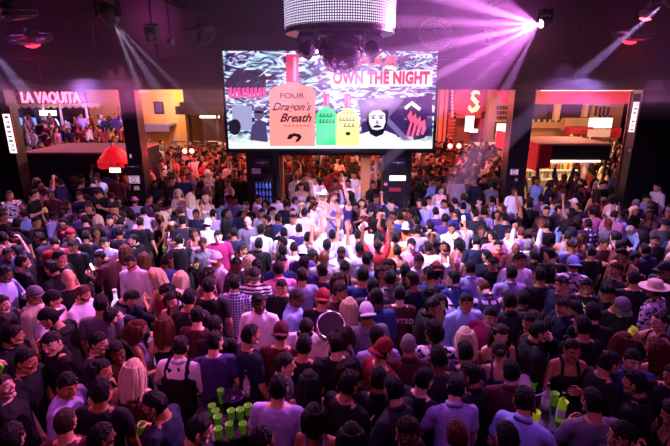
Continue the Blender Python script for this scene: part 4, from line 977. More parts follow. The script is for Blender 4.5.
# mirror ball
b = MB(); V_ = []; n, k_ = 40, 24; R = .285
for i in range(k_):
    a0, a1 = -PI/2+PI*i/k_, -PI/2+PI*(i+1)/k_; m_ = max(4, int(n*math.cos((a0+a1)/2)))
    for j in range(m_):
        o0, o1 = 2*PI*j/m_, 2*PI*(j+.9)/m_; e = .9; am = a0+(a1-a0)*e
        q = [Vector((R*math.cos(a)*math.cos(o), R*math.cos(a)*math.sin(o), R*math.sin(a))) for a, o in ((a0, o0), (a0, o1), (am, o1), (am, o0))]
        cc = (q[0]+q[2])/2; t_ = cc.normalized().cross(Vector((0, 0, 1))).normalized(); rr = random.uniform(-.09, .09); Rm = Matrix.Rotation(rr, 3, t_) if t_.length > .1 else Matrix.Identity(3)
        q = [cc+Rm @ (p-cc) for p in q]; q2 = [p*.965 for p in q]; b.add(q+q2, [(0, 1, 2, 3), (7, 6, 5, 4), (0, 4, 5, 1), (1, 5, 6, 2), (2, 6, 7, 3), (3, 7, 4, 0)])
bc = atY(341.5, 53, 6.6); ball = b.obj('mirror_ball', mat('mirror_tile', '#e8e0f4', .06, 1)); ball.location = bc; tag(ball, 'mirror ball of small square mirrors hanging under the light drum', 'mirror ball')
c_ = MB(); c_.ell((0, 0, 0), (R*.955,)*3); c_.obj('core', M_BLACKP, ball, smooth=True); c_ = MB(); c_.caps((0, 0, R*.9), (0, 0, zb+.06-bc.z), .012, .012, 8); c_.obj('hanger', M_STEEL, ball)
def ceiling_fan(px, py, Y, tiltx, label, R=.42, glow=None, drop=None):
    c = atY(px, py, Y); t = empty('cage_fan', c, (tiltx, 0, 0)); tag(t, label, 'fan')
    b = MB()
    for rr, z in ((1, 0), (.98, -.07), (.8, -.1), (.6, -.115), (.4, -.125), (.2, -.13)): b.ring((0, 0, z), R*rr, .007, None, 32, 5)
    for j in range(20): a = j*PI/10; b.tube([(R*math.cos(a), R*math.sin(a), -.0), (R*.98*math.cos(a), R*.98*math.sin(a), -.07), (.05*math.cos(a), .05*math.sin(a), -.13)], .004, 4)
    b.obj('cage', M_STEEL, t); b = MB(); b.lathe([(0, -.05), (.08, -.05), (.08, .1), (.05, .14), (0, .14)], n=20); b.obj('motor', M_DARK, t)
    for i in range(4):
        a = i*PI/2; M_ = Matrix.Rotation(a, 3, 'Z') @ Matrix.Translation((0, 0, 0)).to_3x3() @ Matrix.Rotation(.45, 3, 'X'); bl = MB(); bl.v = []; 
        bl.add([M_ @ Vector(p) for p in ((.06, -.03, -.004), (R*.88, -.09, -.004), (R*.92, .05, -.004), (.06, .04, -.004), (.06, -.03, .004), (R*.88, -.09, .004), (R*.92, .05, .004), (.06, .04, .004))], [(0, 3, 2, 1), (4, 5, 6, 7), (0, 1, 5, 4), (1, 2, 6, 5), (2, 3, 7, 6), (3, 0, 4, 7)]); bl.obj('blade', M_STEEL, t)
    Ri = Matrix.Rotation(-tiltx, 3, 'X'); up = Ri @ Vector((0, 0, CZ-c.z)); MB().caps((0, 0, .1), up, .016, .016, 8).obj('rod', M_DARK, t)
    if glow:
        g = MB().lathe([(0, -.135), (.10, -.14), (.12, -.16), (.05, -.19), (0, -.195)], n=20).obj('lamp', emat('fan_lamp_'+glow, glow, 6, glow), t, smooth=True)
        L = bpy.data.lights.new('fan_glow', 'POINT'); L.energy = 10; L.color = lin(glow)[:3]; L.shadow_soft_size = .12; lo = bpy.data.objects.new('fan_glow', L); COL.objects.link(lo); lo.location = (c.x, c.y-.1, c.z-.35)
ceiling_fan(199, 29, 11.5, 1.15, 'grey round cage fan tilted forward, left of the light drum', .40)
ceiling_fan(436, 33, 11.0, 1.1, 'grey round cage fan tilted forward, right of the light drum', .38)
ceiling_fan(30, 36, 8.5, .25, 'round cage fan glowing red near the upper left corner', .34, '#ff2038')
ceiling_fan(632, 33, 9.0, .2, 'round cage fan glowing red near the upper right corner', .33, '#ff2038')
ceiling_fan(8, 10, 7, .15, 'dark cage fan in the extreme upper left corner', .36)
ceiling_fan(648, 11, 10.5, .3, 'small reddish lamp fan in the far upper right corner', .15, '#e05060')
def ceiling_box(px, py, Y, w, h, label, name='ceiling_speaker', rim='#8a7a90'):
    c = atY(px, py, Y); t = empty(name, c, (.3, 0, 0)); tag(t, label, 'speaker'); b = MB(); b.box((-w/2, -.1, -h/2), (w/2, .12, h/2)); b.obj('cabinet', mat('speaker_case'+rim, rim, .5), t, bevel=.01)
    b = MB(); b.box((-w*.4, -.112, -h*.42), (w*.4, -.1, h*.42)); b.obj('grille', mat('speaker_grille', '#1a1620', .7), t); b = MB(); b.lathe([(0, 0), (w*.26, 0), (w*.28, .012), (0, .02)], (0, -.112, -h*.12), 20, Matrix.Rotation(PI/2, 3, 'X')); b.obj('cone', M_STEEL, t)
    b = MB(); b.caps((0, .05, h/2-.02), (0, .05+.3*(CZ-c.z)*.95, (CZ-c.z)*.96), .014, .014, 6); b.obj('bracket', M_DARK, t)
ceiling_box(152, 33, 9.5, .24, .30, 'small pale framed ceiling speaker left of the grey cage fan')
ceiling_box(112, 69, 12.6, .20, .34, 'small dark wall speaker high above the left post', rim='#5a4a66')
ceiling_box(170, 42, 10, .12, .12, 'tiny pale fixture between the ceiling speaker and cage fan', 'ceiling_lamp', '#b8a8c0')
ceiling_box(488, 36, 11, .14, .3, 'slim pale fixture left of the bright magenta spotlight', 'ceiling_lamp', '#a080b0')
# small white emblem tag above opening 2
b = MB(); c = atY(144, 92.2, 12.84)
for i in range(3): b.box((c.x-.14+i*.1, 12.83, c.z-.03), (c.x-.06+i*.1, 12.87, c.z+.05))
tag(b.obj('exit_plate', emat('red_plate', '#ff7a90', 1.5, '#ff8090')), 'tiny glowing reddish plate at the top left of the second opening', 'sign')
# ---------------------------------------------------------------- who stands where (head position in the photo, facing, sex, pose, clothes, hair)
LIST = """
2 387 R M u tee black short brown
77 381 R M s tee lavender short black
57 424 B M i tee maroon buzz brown
126 370 B F i tank maroon long blonde
156 404 L M d tee navy short black
186 346 B M k shirt white short black o=black
198 430 R M t jacket charcoal short black
280 387 B M i tee lavender short black
322 412 B F l tank lavender bob black p=dots
262 442 BR M i tee black short black
352 384 BR M i tee black short black
378 374 B M i jacket black short black
409 426 L M l shirt charcoal short brown
352 438 B F i tank black long black
450 379 B M s polo lavender short black
468 438 B M i tee maroon short auburn
524 400 BR M t polo lightblue short black
593 402 B M k tee grey short black
620 366 F M i polo blue short black
562 354 F F k tank black bun black
664 408 L F t dress black long black
622 436 L M i tee charcoal short black
495 436 B M i tee navy short black
28 432 B M i tee black short black
100 438 BR M i tee charcoal short black
50 318 L M t hoodie black backcap black c=black
67 341 FL M l shirt black short black p=floral
30 297 R M i shirt beige cap brown c=grey
50 299 R M l tee white beanie black c=black
73 280 BL M i tee black bald black
86 291 R M k tee white short auburn b
104 302 B M i tee grey short black
106 317 F M b tee navy short black b
73 246 F M i tee black short black
101 256 L M p jacket maroon short black
105 243 F M i tee lavender short black
131 262 F M i shirt white short black b,g
125 250 B F i dress pink long auburn
144 258 B F i dress maroon long auburn
134 240 L M l shirt black short black
132 292 R M b jacket navy short black
157 276 L F k dress magenta long blonde
183 279 B F i tank beige long blonde
169 290 L M b tee lightblue short black
217 260 FL M i shirt white cap black c=white
207 275 FR F l tank pink bob black
214 284 B M i tee black short black
230 284 B M i shirt blue short black p=check
235 264 R M s tee charcoal buzz black
252 263 B F i tank pink bob blonde
259 276 F M d shirt white cap black c=charcoal,p=stripe
259 303 F M l shirt white quiff black b
296 298 R M e jacket lightblue short brown g
326 296 B M i tee black backcap auburn c=red
286 282 F M i tee black short black
275 270 B M i shirt pink short black
288 266 F M l tee blue short black
299 275 B M i tee lavender short black
306 266 B M r tee purple short black
321 272 B M l tee navy short black
318 262 B M i tee white bald black
305 249 B M i tee purple backcap black c=white
295 248 B M i tee white buzz brown
287 251 B M l shirt pink short black
283 243 L M i tee grey short black
258 244 B M i jacket black short black
323 246 B M U tee lavender short black
242 250 R M i tee white short brown
308 258 F F p dress black long black
260 265 B F l tank black bun black
157 326 B F i dress black long auburn
135 334 BR F k tank lavender bob auburn
197 316 B M l tee maroon short black
219 332 B M i shirt black short black
227 338 B M r tee purple short black
246 340 BR M i tee navy short black
268 339 B M i tee maroon backcap black c=maroon
285 350 B M i tee black short black
306 328 F M p tee white cap black c=black
328 346 B M l tee black short black
348 306 B F i dress pink long blonde
363 316 B M i hoodie grey backcap black c=white
375 297 B M i jacket denim short black
398 295 B M i tee maroon short black n=text
427 304 R M s jacket black short black
440 303 F F i tank black long black
371 341 B M i tee lavender short black
351 344 L F k tank blue bob brown
404 347 B M i shirt maroon buzz grey
434 337 B M l shirt white curly black p=floral
447 355 B M i tee charcoal short black
386 352 BR M i tee red backcap black c=red
340 366 R F k tank black bob black
469 303 F M i shirt lightblue short black
490 313 FL M l polo magenta short black
487 345 B F i tank maroon long blonde
454 358 B M i tee charcoal short black
530 322 L F t dress black long black
553 302 L M k shirt navy short brown
521 357 B F i tank purple bun brown p=floral
574 313 FR M b tee black backcap black c=black
621 306 F M p tee black cap brown c=grey
652 288 BL M i shirt white hat black c=beige,p=floral
660 322 L F f tank maroon bun black
652 347 B F l tank brown long auburn
606 338 BR F i tank pink long auburn
54 216 R M k shirt lavender short black
8 254 R M s tee navy short black
4 274 R M k shirt lavender short black
371 260 BR M i tee lightblue short black
386 267 F F i tank black bob black
392 273 F F i tank charcoal long brown
403 272 B M i tee black short black
412 279 B M l tee navy short black
358 277 B M i tee blue short black
377 284 B M i jacket charcoal short black
387 280 B M r shirt grey short black
432 290 L M b tee white short black n=stripe
426 274 B M l tee blue short black
434 269 B F i dress red backcap black c=red
412 244 F M i shirt pink quiff black
402 240 B M i tee orange short black
420 262 F M d tee white short brown
427 246 B M l tee white short black
438 248 F F u tank white bob brown
397 251 B M i tank grey short black
376 245 B M U tee red buzz brown
346 252 F M i shirt white short brown
355 248 B M w tee white short black
340 288 FR M t tee maroon short brown
342 268 B F i tank black bun black
334 280 F F l tank grey long brown
456 238 B F u tank white bun blonde
463 244 B F d tank pink bob black
487 256 B M t tee navy short black
498 264 F M s tee black short black
514 259 F M l shirt white short black
511 273 B M i shirt lavender short black
525 246 B M U shirt white quiff grey
515 247 F M i tee maroon bald black
470 268 B M i shirt lavender short black
452 281 B M l shirt blue short black
486 288 B M b shirt purple buzz auburn p=plaid
534 256 B M i jacket black short black
501 246 F M i tee red short black
571 264 B M i shirt white backcap black c=lightblue,p=floral
634 229 L M b shirt lightblue buzz white
616 270 L M i tee black short brown
601 292 L M p tee black short black
586 288 F M i tee black short black
665 270 L M i jacket charcoal cap brown c=charcoal
20 183 F M i tee maroon short black
52 180 B M t tee white cap grey c=lavender
61 176 R M l tee grey cap black c=yellow
10 195 FR M i tee white buzz brown p=floral
34 194 R M d tee black short black
53 194 F M i tee maroon short black
80 196 F M i tee navy short black
20 206 R M d tee black short black
66 205 F M i tee white short black
3 217 R M i tee charcoal short brown
98 193 F M p tee black short black
97 231 F F i tank black long black
98 219 B F l tank beige long blonde
110 220 F M i tee grey short black
43 190 B F u tank pink bob brown
138 201 B M i tee lavender cap black c=pink
148 199 R M i tee purple short brown
126 221 B M i shirt navy short black
144 212 B M t shirt white short black n=strap
134 219 R M i tee white short black
159 202 F F i tank charcoal bob black
177 193 F F d dress white long blonde
172 203 B M i tee blue short black
190 197 B F l tank white long blonde
206 199 F F i tank cream long blonde
212 214 B M i tee lavender short black
222 203 B M i shirt lightblue short black
197 214 F M i tee navy short black
163 216 L F t tank beige bob blonde
172 226 F F k tank white long blonde
183 221 B M i tee charcoal short black
208 224 B M i tee white backcap black c=white
194 233 F F i tank pink bob brown
203 243 F M d tee grey short brown
180 240 B M i tee black short black
218 236 F M i tee magenta short black
226 222 B F l dress black long black
234 233 B M i tee navy short black
246 206 F M i tee black short brown
262 213 F M i tee white short black
268 219 L M i shirt black short black
261 230 B M i shirt white short black
248 222 F M i tee grey bald brown
278 198 B M i tee white short black
286 204 B M l tee navy short black
293 212 F M d tee black buzz brown
277 219 B M r tee blue short black
302 207 F F i tank black long blonde c=white
309 200 B M i tee lightblue short black
284 233 B M i tee white short black
299 229 B M i tee purple short black
293 219 F M a tee white short brown
317 232 F M i tee white bald brown
308 238 B M i tee grey short black
331 235 B M w tee white short black
350 226 F M U tee white short brown
362 203 F F i dress black long black
372 207 B F i dress navy long brown
390 200 B M i shirt lightblue short black
381 213 F M i tee black short black
368 219 B M l tee white cap black c=white
376 228 B F i dress white long black
358 235 B M i tee lavender short black
388 226 F M u tee red short brown
400 217 B M i tee blue short black
404 228 F M i tee orange cap brown c=white
411 214 L M i tee navy short black
417 221 B M i tee black short black
386 238 B M d tee pink short black
393 235 B M i tee white buzz black
364 246 B F i dress white bun black
428 186 F M x tee white short black
441 190 F F l tank white bob brown
443 203 F M i tee white short black
436 212 B M i tee purple short black
424 204 B M i tee lightblue short black
417 230 B M r tee lavender short black
430 226 B M i tee grey short black
445 219 B M i tee purple short black
432 237 F M i tee navy short black
452 210 B M i tee navy short black
463 197 B M i shirt lightblue short black
480 201 F F i tank white curly black
475 214 B M l tee charcoal short black
463 207 B M i tee blue short black
462 224 B M i tee white short black
453 228 F M i shirt white short black
492 200 B M i tee lavender short black p=plaid
484 212 B M i tee lavender short black
498 215 F F u tank beige bob brown
505 218 B M a tee navy short black
515 191 F M i tee white short black
521 201 F F i dress charcoal bob black
530 205 B M i shirt black short black
541 199 B M i tee white short black
509 234 F M i shirt white short brown
494 237 B M l tee pink short black
482 231 F M i tee black short brown
472 240 B M i tee navy short black
546 225 B M i tee black short brown
537 238 B M i tee black short black
573 187 F M i shirt blue short black
562 203 B M i tee lavender short black p=check
592 212 B M i tee pink short black
596 193 B F l tank red long brown
602 205 F F i tank maroon bun black
588 224 B M i shirt purple short black p=plaid
582 236 L F i tank maroon bob brown
613 199 B F i tank white bob black
617 189 F F t tank grey curly brown
624 214 R M i shirt lightblue short black
632 181 F M i shirt lavender short black
656 187 L M i shirt white short black
650 205 B F l dress brown long brown
662 224 F M i tee grey hat brown c=charcoal
590 252 B M i tee black short black
604 244 F M t tee maroon short brown
572 246 B M i tee purple bun brown p=floral
645 250 B M i jacket navy short black
655 240 F M i tee charcoal short black
540 275 B M i tee charcoal short black
552 270 R F i dress black long black
537 297 B M i jacket maroon short black
562 286 L M l tee navy short black
636 280 B M i tee black short black
595 318 B M i shirt black short black
505 300 B M i shirt charcoal short black
514 338 F F i tank black long brown
640 385 BL M i jacket black short black
575 336 B M i tee black short black
590 360 R M i tee black short black
660 372 FL M i tee black short black
430 385 BR M i tee black short black
400 380 BL M s jacket charcoal short black
500 370 B M i shirt maroon short black
475 370 BL M i jacket black short black
545 338 R M i jacket black short black
303 375 B F i tank black long black
240 365 R M i tee charcoal short black
95 395 B M i tee black short black
30 358 R M i tee black short black
12 335 R M l jacket black short black
8 302 R M i tee charcoal short black
22 262 BR M i tee black short black
52 268 L M i jacket black short black
90 345 R M i tee charcoal short black
115 345 F F l tank black long black
102 372 R F i tank black bob black
174 300 F F k tank black bob black
192 296 B M i tee charcoal short black
140 222 B M i tee black short black
85 220 B M l tee black short black
60 258 R M i tee black short black
86 236 B M i tee black short black
36 222 R M i tee black short black
40 238 L M i jacket charcoal short black
116 205 B M i tee navy short black
120 232 B M i tee black short black
88 208 F M i tee black short brown
"""
FOREIGN = []
def parse(line):
    t = line.split(); px, py = float(t[0]), float(t[1]); d = dict(face=t[2], sex=t[3], pose=t[4] if t[4] != 'x' else 'k', kind=t[5], colr=t[6], hair=t[7], hcol=t[8]); note = None
    ex = []
    if len(t) > 9:
        for op in t[9].split(','):
            if op == 'b': ex.append('beard')
            elif op == 'g': ex.append('glasses')
            elif op[:2] == 'p=': d['pat'] = op[2:]
            elif op[:2] == 'c=': d['capcol'] = op[2:]
            elif op[:2] == 'o=': d['over'] = op[2:]
            elif op[:2] == 'n=': note = op[2:]
    d['extra'] = tuple(ex); return px, py, d, note
specs = []
rp = random.Random(21)
for ln in LIST.strip().splitlines():
    px, py, d, note = parse(ln); sc_ = (rp.uniform(.97, 1.03) if d['sex'] == 'M' else rp.uniform(.93, .98)); jit = rp.uniform(-12, 12)
    ox, oy, hz = head_off(d['sex'], d['pose'], d['face'], sc_, jit); w = atZ(px, py, hz+PIT); z0 = PIT
    if w.y-oy < PY0+.42 or w.y-oy > 12.5: w = atZ(px, py, hz); z0 = 0; w.y = min(w.y, PY0+.1+oy) if w.y < 9 else w.y
    specs.append(dict(d=d, note=note, s=sc_, jit=jit, x=w.x-ox, y=w.y-oy, px=px, py=py, hand=True, z0=z0))
# tables keep their own space
TABLES = []
def table_at(px, py, z, r): w = atZ(px, py, z); w = w if w.y < 7 else atZ(px, py, z+PIT); TABLES.append((w.x, w.y, r)); return w
TB1 = table_at(229, 415, 1.08, .36); TB2 = table_at(545, 408, 1.08, .34); TB3 = table_at(122, 314, 1.05, .30); TB4 = table_at(629, 217, 1.08, .42)
TB5 = table_at(182, 262, 1.05, .28)
STAGE = (-.50, 9.7, .75, 10.8)
kinds_fill = [('tee', 26), ('shirt', 10), ('tank', 6), ('jacket', 4), ('polo', 5), ('dress', 3)]
def pick(r, tab):
    s = r.uniform(0, sum(w for _, w in tab))
    for k, w in tab:
        s -= w
        if s <= 0: return k
    return tab[0][0]
def proj(x, y, z):
    M = Vector((x, y, z-CAMZ)); f = M.y*math.cos(PITCH)-M.z*math.sin(PITCH); u = M.y*math.sin(PITCH)+M.z*math.cos(PITCH); return 335+FPX*M.x/f, 223-FPX*u/f
def free(x, y, d, pts):
    for (a, b_) in pts:
        if (a-x)**2+(b_-y)**2 < d*d: return False
    return True
def blocked(x, y, m=.27):
    for tx, ty, tr in TABLES:
        if (tx-x)**2+(ty-y)**2 < (tr+m*.75)**2: return True
    if STAGE[0]-.2 < x < STAGE[2]+.2 and STAGE[1]-.22 < y < STAGE[3]+.2: return True
    if y > 12.2 and y < 13.6:   # posts and piers
        for a, b_ in ((-9.8, XL[0]+.1), (XL[1], XL[2]), (XL[3], XL[4]), (XL[5], 9.8), (px1, px2), (px3, px4)):
            if a-.3 < x < b_+.3: return True
    if y > 13.4:
        for t in (kl, kr):
            if t is kl: x0_, x1_, y0_, y1_ = XatY(6, 14.2), XatY(119, 14.2), 14.2, 16.9
            else: x0_, x1_, y0_, y1_ = XatY(547, 14.2), XatY(622, 14.2), 14.2, 16.4
            if x0_-.3 < x < x1_+.3 and y0_-.3 < y < y1_+.3: return True
    return (abs(x) > 9.3 and y < 14) or (x > 7.9 and 12.3 < y < 14)
# gentle relaxation of the listed people so that nobody shares a spot
for it in range(60):
    for i, a in enumerate(specs):
        for b_ in specs[i+1:]:
            dx, dy = b_['x']-a['x'], b_['y']-a['y']; dd = math.hypot(dx, dy); need = .36
            if dd < need:
                if dd < 1e-4: dx, dy, dd = .01, .01, .014
                k = (need-dd)/dd*.25; a['x'] -= dx*k; a['y'] -= dy*k; b_['x'] += dx*k; b_['y'] += dy*k
    for a in specs:
        if a['z0'] < 0: a['y'] = min(12.3, max(PY0+.44, a['y']))
        elif a['y'] < 9: a['y'] = min(a['y'], PY0-.12)
        for tx, ty, tr in TABLES:
            dx, dy = a['x']-tx, a['y']-ty; dd = math.hypot(dx, dy); need = tr+.16
            if dd < need: k = (need-dd)/max(dd, .01)*.5; a['x'] += dx*k; a['y'] += dy*k
        if STAGE[0]-.2 < a['x'] < STAGE[2]+.2 and STAGE[1]-.25 < a['y'] < STAGE[3]+.2: a['y'] += -.06 if a['y'] < (STAGE[1]+STAGE[3])/2 else .06
for s in specs:
    if 12.3 < s['y'] < 13.8: s['y'] = 12.25; s['z0'] = PIT
pts = [(s['x'], s['y']) for s in specs]
# everyone else: denser and paler in the middle of the floor, darker at the sides
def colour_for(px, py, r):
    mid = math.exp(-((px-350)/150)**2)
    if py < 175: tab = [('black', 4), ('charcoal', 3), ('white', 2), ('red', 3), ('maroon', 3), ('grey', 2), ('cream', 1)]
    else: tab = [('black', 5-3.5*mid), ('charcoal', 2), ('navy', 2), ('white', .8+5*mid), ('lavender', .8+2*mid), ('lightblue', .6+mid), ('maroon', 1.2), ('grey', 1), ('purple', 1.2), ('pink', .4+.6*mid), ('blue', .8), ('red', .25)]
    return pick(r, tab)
rf = random.Random(77); cand = []
for i in range(20000):
    y = rf.uniform(3.2, 23) if i % 3 else rf.uniform(11, 19); x = rf.uniform(-.8, .8)*y
    if blocked(x, y): continue
    if PY0-.16 < y < PY0+.46 or 12.35 < y < 12.75: continue
    px, py = proj(x, y, 1.6+(PIT if PY0 < y < PY1 else 0))
    if py > 470 or px < -30 or px > 700: continue
    dmin = .44 if y < 7.2 else .40 if y < 13 else .48
    if y < 10.5:
        hp = 108/(y*math.cos(PITCH)+(CAMZ-1.6)*math.sin(PITCH)); bad = False
        for s in specs:
            if s['y'] > y-.1 and abs(s['px']-px) < hp*1.05 and -hp*.4 < py-s['py'] < hp*1.7: bad = True; break
        if bad: continue
    if not free(x, y, dmin, pts): continue
    if y > 13.2 and (px < 120 or px > 620) and 13.9 < y < 18.5: continue
    if y > 19 and px < 130: continue
    pts.append((x, y)); cand.append((y, x, px, py))
cand.sort()
fill_ind, mass = [], []
NIND = 299
def rand_spec(x, y, px, py, r):
    sex = 'M' if r.random() < .66 else 'F'; kind = pick(r, kinds_fill)
    if sex == 'M' and kind == 'dress': kind = 'tee'
    if sex == 'F' and kind in ('polo', 'shirt'): kind = 'tank'
    hair = pick(r, [('short', 10), ('quiff', 2), ('buzz', 2), ('curly', 1), ('cap', 1), ('backcap', 1), ('bald', .5)]) if sex == 'M' else pick(r, [('long', 6), ('bob', 3), ('bun', 1)])
    hcol = pick(r, [('black', 8), ('brown', 3), ('auburn', 1), ('blonde', 1.6 if sex == 'F' else .2)])
    pose = pick(r, [('i', 5), ('l', 3), ('r', 3), ('d', 2), ('e', 1), ('k', 2), ('p', 1), ('u', .5), ('t', 2), ('s', 2), ('w', .3), ('U', .3)])
    if y > 11: face = r.choice(['F', 'F', 'L', 'R', 'B', 'FL', 'FR', 'F'])
    else: face = r.choice(['B', 'B', 'BL', 'BR', 'L', 'R', 'F', 'FL', 'FR'])
    sc_ = (r.uniform(.96, 1.04) if sex == 'M' else r.uniform(.91, .98))
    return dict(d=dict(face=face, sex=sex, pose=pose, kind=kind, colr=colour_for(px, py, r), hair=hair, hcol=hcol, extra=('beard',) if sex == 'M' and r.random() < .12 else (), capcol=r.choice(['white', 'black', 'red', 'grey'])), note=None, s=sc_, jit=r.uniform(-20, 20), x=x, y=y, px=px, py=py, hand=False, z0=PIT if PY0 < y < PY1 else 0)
for y, x, px, py in cand:
    s = rand_spec(x, y, px, py, rf)
    (fill_ind if len(specs)+len(fill_ind) < NIND-2 and y < 12.6 and py < 446 else mass).append(s)
# the terrace crowd beyond opening 1 stands on steps
r = random.Random(4)
for (y0, y1, z) in ((19.6, 21.9, .35), (22.1, 24.1, .75), (24.3, 26.6, 1.2)):
    for i in range(46):
        x = r.uniform(XatY(4, y0), XatY(112, y0)); y = r.uniform(y0, y1)
        if not free(x, y, .5, [(q['x'], q['y']) for q in mass[-140:]]): continue
        s = rand_spec(x, y, 50, 130, r); s['z0'] = z; s['d']['colr'] = r.choice(['white', 'pink', 'purple', 'magenta', 'black', 'red', 'lavender', 'navy']); mass.append(s)
# ---------------------------------------------------------------- build the individuals
ALLS = specs+fill_ind
for s in ALLS:
    P = put_person(s['x'], s['y'], s['d']['face'], s['d']['sex'], s['d']['pose'], s['d']['kind'], s['d']['colr'], s['d']['hair'], s['d']['hcol'], s['s'], z0=s['z0'],
        pat=s['d'].get('pat', 'plain'), extra=s['d']['extra'], over=s['d'].get('over'), jit=s['jit'], capcol=s['d'].get('capcol', 'black'),
        tr=rp.choice(['#14141c', '#1c2238', '#2a2a30', '#141018', '#3a3428']), skin=rp.choice(SKINS))
    P['jit'] = s['jit']; P['px'], P['py'] = s['px'], s['py']; P['note'] = s['note']; s['P'] = P
# lettering and stripes on two garments
def on_back(P, name, me, m, zz, dy=-.175):
    o = bpy.data.objects.new(name, me); me.materials.clear(); me.materials.append(m); COL.objects.link(o); o.parent = P['o'].children[1] if False else P['o']; return o
for P in PEOPLE:
    if P['note'] == 'text':
        me = text_mesh('UNITED', .095, extrude=.004, off=.003, spacing=1.15); o = on_back(P, 'lettering', me, mat('shirt_print', '#c9a0b0', .7), 0); o.location = (0, -.142, 1.33); o.rotation_euler = (PI/2-.08, 0, 0)
    if P['note'] in ('strap', 'stripe'):
        B, H, arms = skeleton(P['pose'], P['sex']); b = MB(); q = [B((-.16, -.05, 1.46)), B((-.10, -.13, 1.38)), B((.02, -.145, 1.22)), B((.13, -.125, 1.06)), B((.17, -.02, .98))]
        b.tube(q, .013, 6); b.obj('strap', mat('strap_dark', '#1a1624', .7), P['o'])
# two dancers on the raised platform
sx0, sy0, sx1, sy1 = STAGE
st = empty('dancer_platform', ((sx0+sx1)/2, (sy0+sy1)/2, 0)); tag(st, 'low dark dancers platform with steel edge in the middle of the floor', 'platform')
b = MB(); b.box((sx0, sy0, PIT), (sx1, sy1, .16)); child_at(b, 'skirt', M_DARK, st); b = MB(); b.box((sx0-.02, sy0-.02, .16), (sx1+.02, sy1+.02, .2)); child_at(b, 'deck', M_STEEL, st, bevel=.008)
def at_head(px, py, zh): return atZ(px, py, zh)
D = []
for px, py, face, pose, kind, colr, hair, hcol, cc, lab in (
    (317.5, 189, 'FL', 'u', 'dress', 'white', 'hat', 'blonde', 'white', 'woman dancer in white dress and white hat on the platform'),
    (331, 191, 'FR', 'k', 'dress', 'lavender', 'long', 'auburn', 'white', 'woman dancer in lavender dress with long hair on the platform'),
    (347, 189, 'L', 'U', 'dress', 'purple', 'long', 'black', 'white', 'woman dancer in purple dress with raised arms on the platform')):
    w = at_head(px, py, .2+1.60*.95); x, y = max(sx0+.2, min(sx1-.15, w.x)), max(sy0+.25, min(sy1-.25, w.y))
    P = put_person(x, y, face, 'F', pose, kind, colr, hair, hcol, .95, z0=.2, capcol=cc, skin='#d8a584'); P['jit'] = 0; P['note'] = None; P['px'], P['py'] = px, py; P['label'] = lab; D.append(P)
# ---------------------------------------------------------------- the far crowd: nobody could count it
LOD = {}
def lod(sex, pose, kind, hair):
    k = (sex, pose, kind, hair)
    if k in LOD: return LOD[k]
    H = skeleton(pose, sex)[1]; out = []
    def dec(key, me, n):
        if key not in LOD:
            r_ = min(1, n/max(1, len(me.polygons))); LOD[key] = arrays(evalmods(me.copy(), [('DECIMATE', dict(ratio=r_))]))
        return LOD[key]
    V, F, mi = dec(('b', sex, pose), body_mesh(sex, pose), 900); out.append((V, F, 0))
    V, F, mi = dec(('t', sex, pose, kind), top_mesh(sex, pose, kind), 420); out.append((V, F, 1))
    hk = hair if hair != 'bald' else 'buzz'; V, F, mi = dec(('h', hk), HM[hk], 260); out.append((xf(V, H), F, 2))
    if kind != 'dress': V, F, mi = dec(('q', sex), trouser_mesh(sex), 200); out.append((V, F, 3))
    LOD[k] = out; return out
VS, FS, CS, o_ = [], [], [], 0
rm = random.Random(5)
for s in mass:
    d = s['d']; a = math.radians(FACE_A[d['face']]+s['jit']); M = Matrix.Translation((s['x'], s['y'], s.get('z0', 0))) @ Matrix.Rotation(a, 4, 'Z') @ Matrix.Scale(s['s'], 4)
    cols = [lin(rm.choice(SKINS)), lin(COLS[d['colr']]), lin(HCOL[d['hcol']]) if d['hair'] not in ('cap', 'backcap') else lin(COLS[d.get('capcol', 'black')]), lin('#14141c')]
    for V, F, ci in lod(d['sex'], d['pose'], d['kind'], d['hair']):
        VS.append(xf(V, M)); FS.append(F+o_); CS.append(np.tile(np.array(cols[ci]), (len(V), 1))); o_ += len(V)
V, F, C = np.vstack(VS), np.vstack(FS), np.vstack(CS)
cm, cnt, cb = nt_new('crowd_clothes_and_skin'); an = cnt.nodes.new('ShaderNodeAttribute'); an.attribute_name = 'Col'; cnt.links.new(an.outputs['Color'], cb.inputs['Base Color']); cb.inputs['Roughness'].default_value = .75; cb.inputs['Specular IOR Level'].default_value = .3
me = from_arrays('crowd', V, F, None, [cm]); ca = me.color_attributes.new('Col', 'FLOAT_COLOR', 'POINT'); ca.data.foreach_set('color', C.astype(np.float32).ravel())
o = bpy.data.objects.new('crowd', me); COL.objects.link(o); tag(o, 'packed crowd of people at the back of the club and in the street', 'crowd', kind='stuff')
print('PEOPLE', len(PEOPLE), 'listed', len(specs), 'mass', len(mass), 'crowd faces', len(F))
# ---------------------------------------------------------------- tables and drinks
M_TOP = mat('table_top_black', '#15121a', .2); NEON = mat('neon_green_plastic', '#8cf01a', .35); NEONE = emat('neon_green_cup', '#7cf000', .035, '#66c010'); YEL = emat('neon_yellow_cup', '#e8f020', .15, '#d8e020')
def high_table(w, r, h, label):
    t = empty('cocktail_table', (w.x, w.y, PIT if w.y > PY0 else 0)); tag(t, label, 'table')
    MB().lathe([(0, h-.03), (r-.01, h-.03), (r, h-.02), (r, h-.005), (r-.005, h), (0, h)], n=40).obj('table_top', M_TOP, t)
    MB().caps((0, 0, .03), (0, 0, h-.03), .035, .035, 14).obj('column', M_STEEL, t, smooth=True)
    MB().lathe([(0, 0), (.24, 0), (.25, .012), (.06, .035), (.04, .06), (0, .06)], n=32).obj('base', M_DARK, t)
    return t
high_table(TB1, .36, 1.08, 'round black cocktail table crowded with neon green cups at bottom left centre')
high_table(TB2, .34, 1.08, 'round black cocktail table with bottles and green cups at lower right')
high_table(TB3, .30, 1.05, 'small round table carrying the tall glowing white bottle')
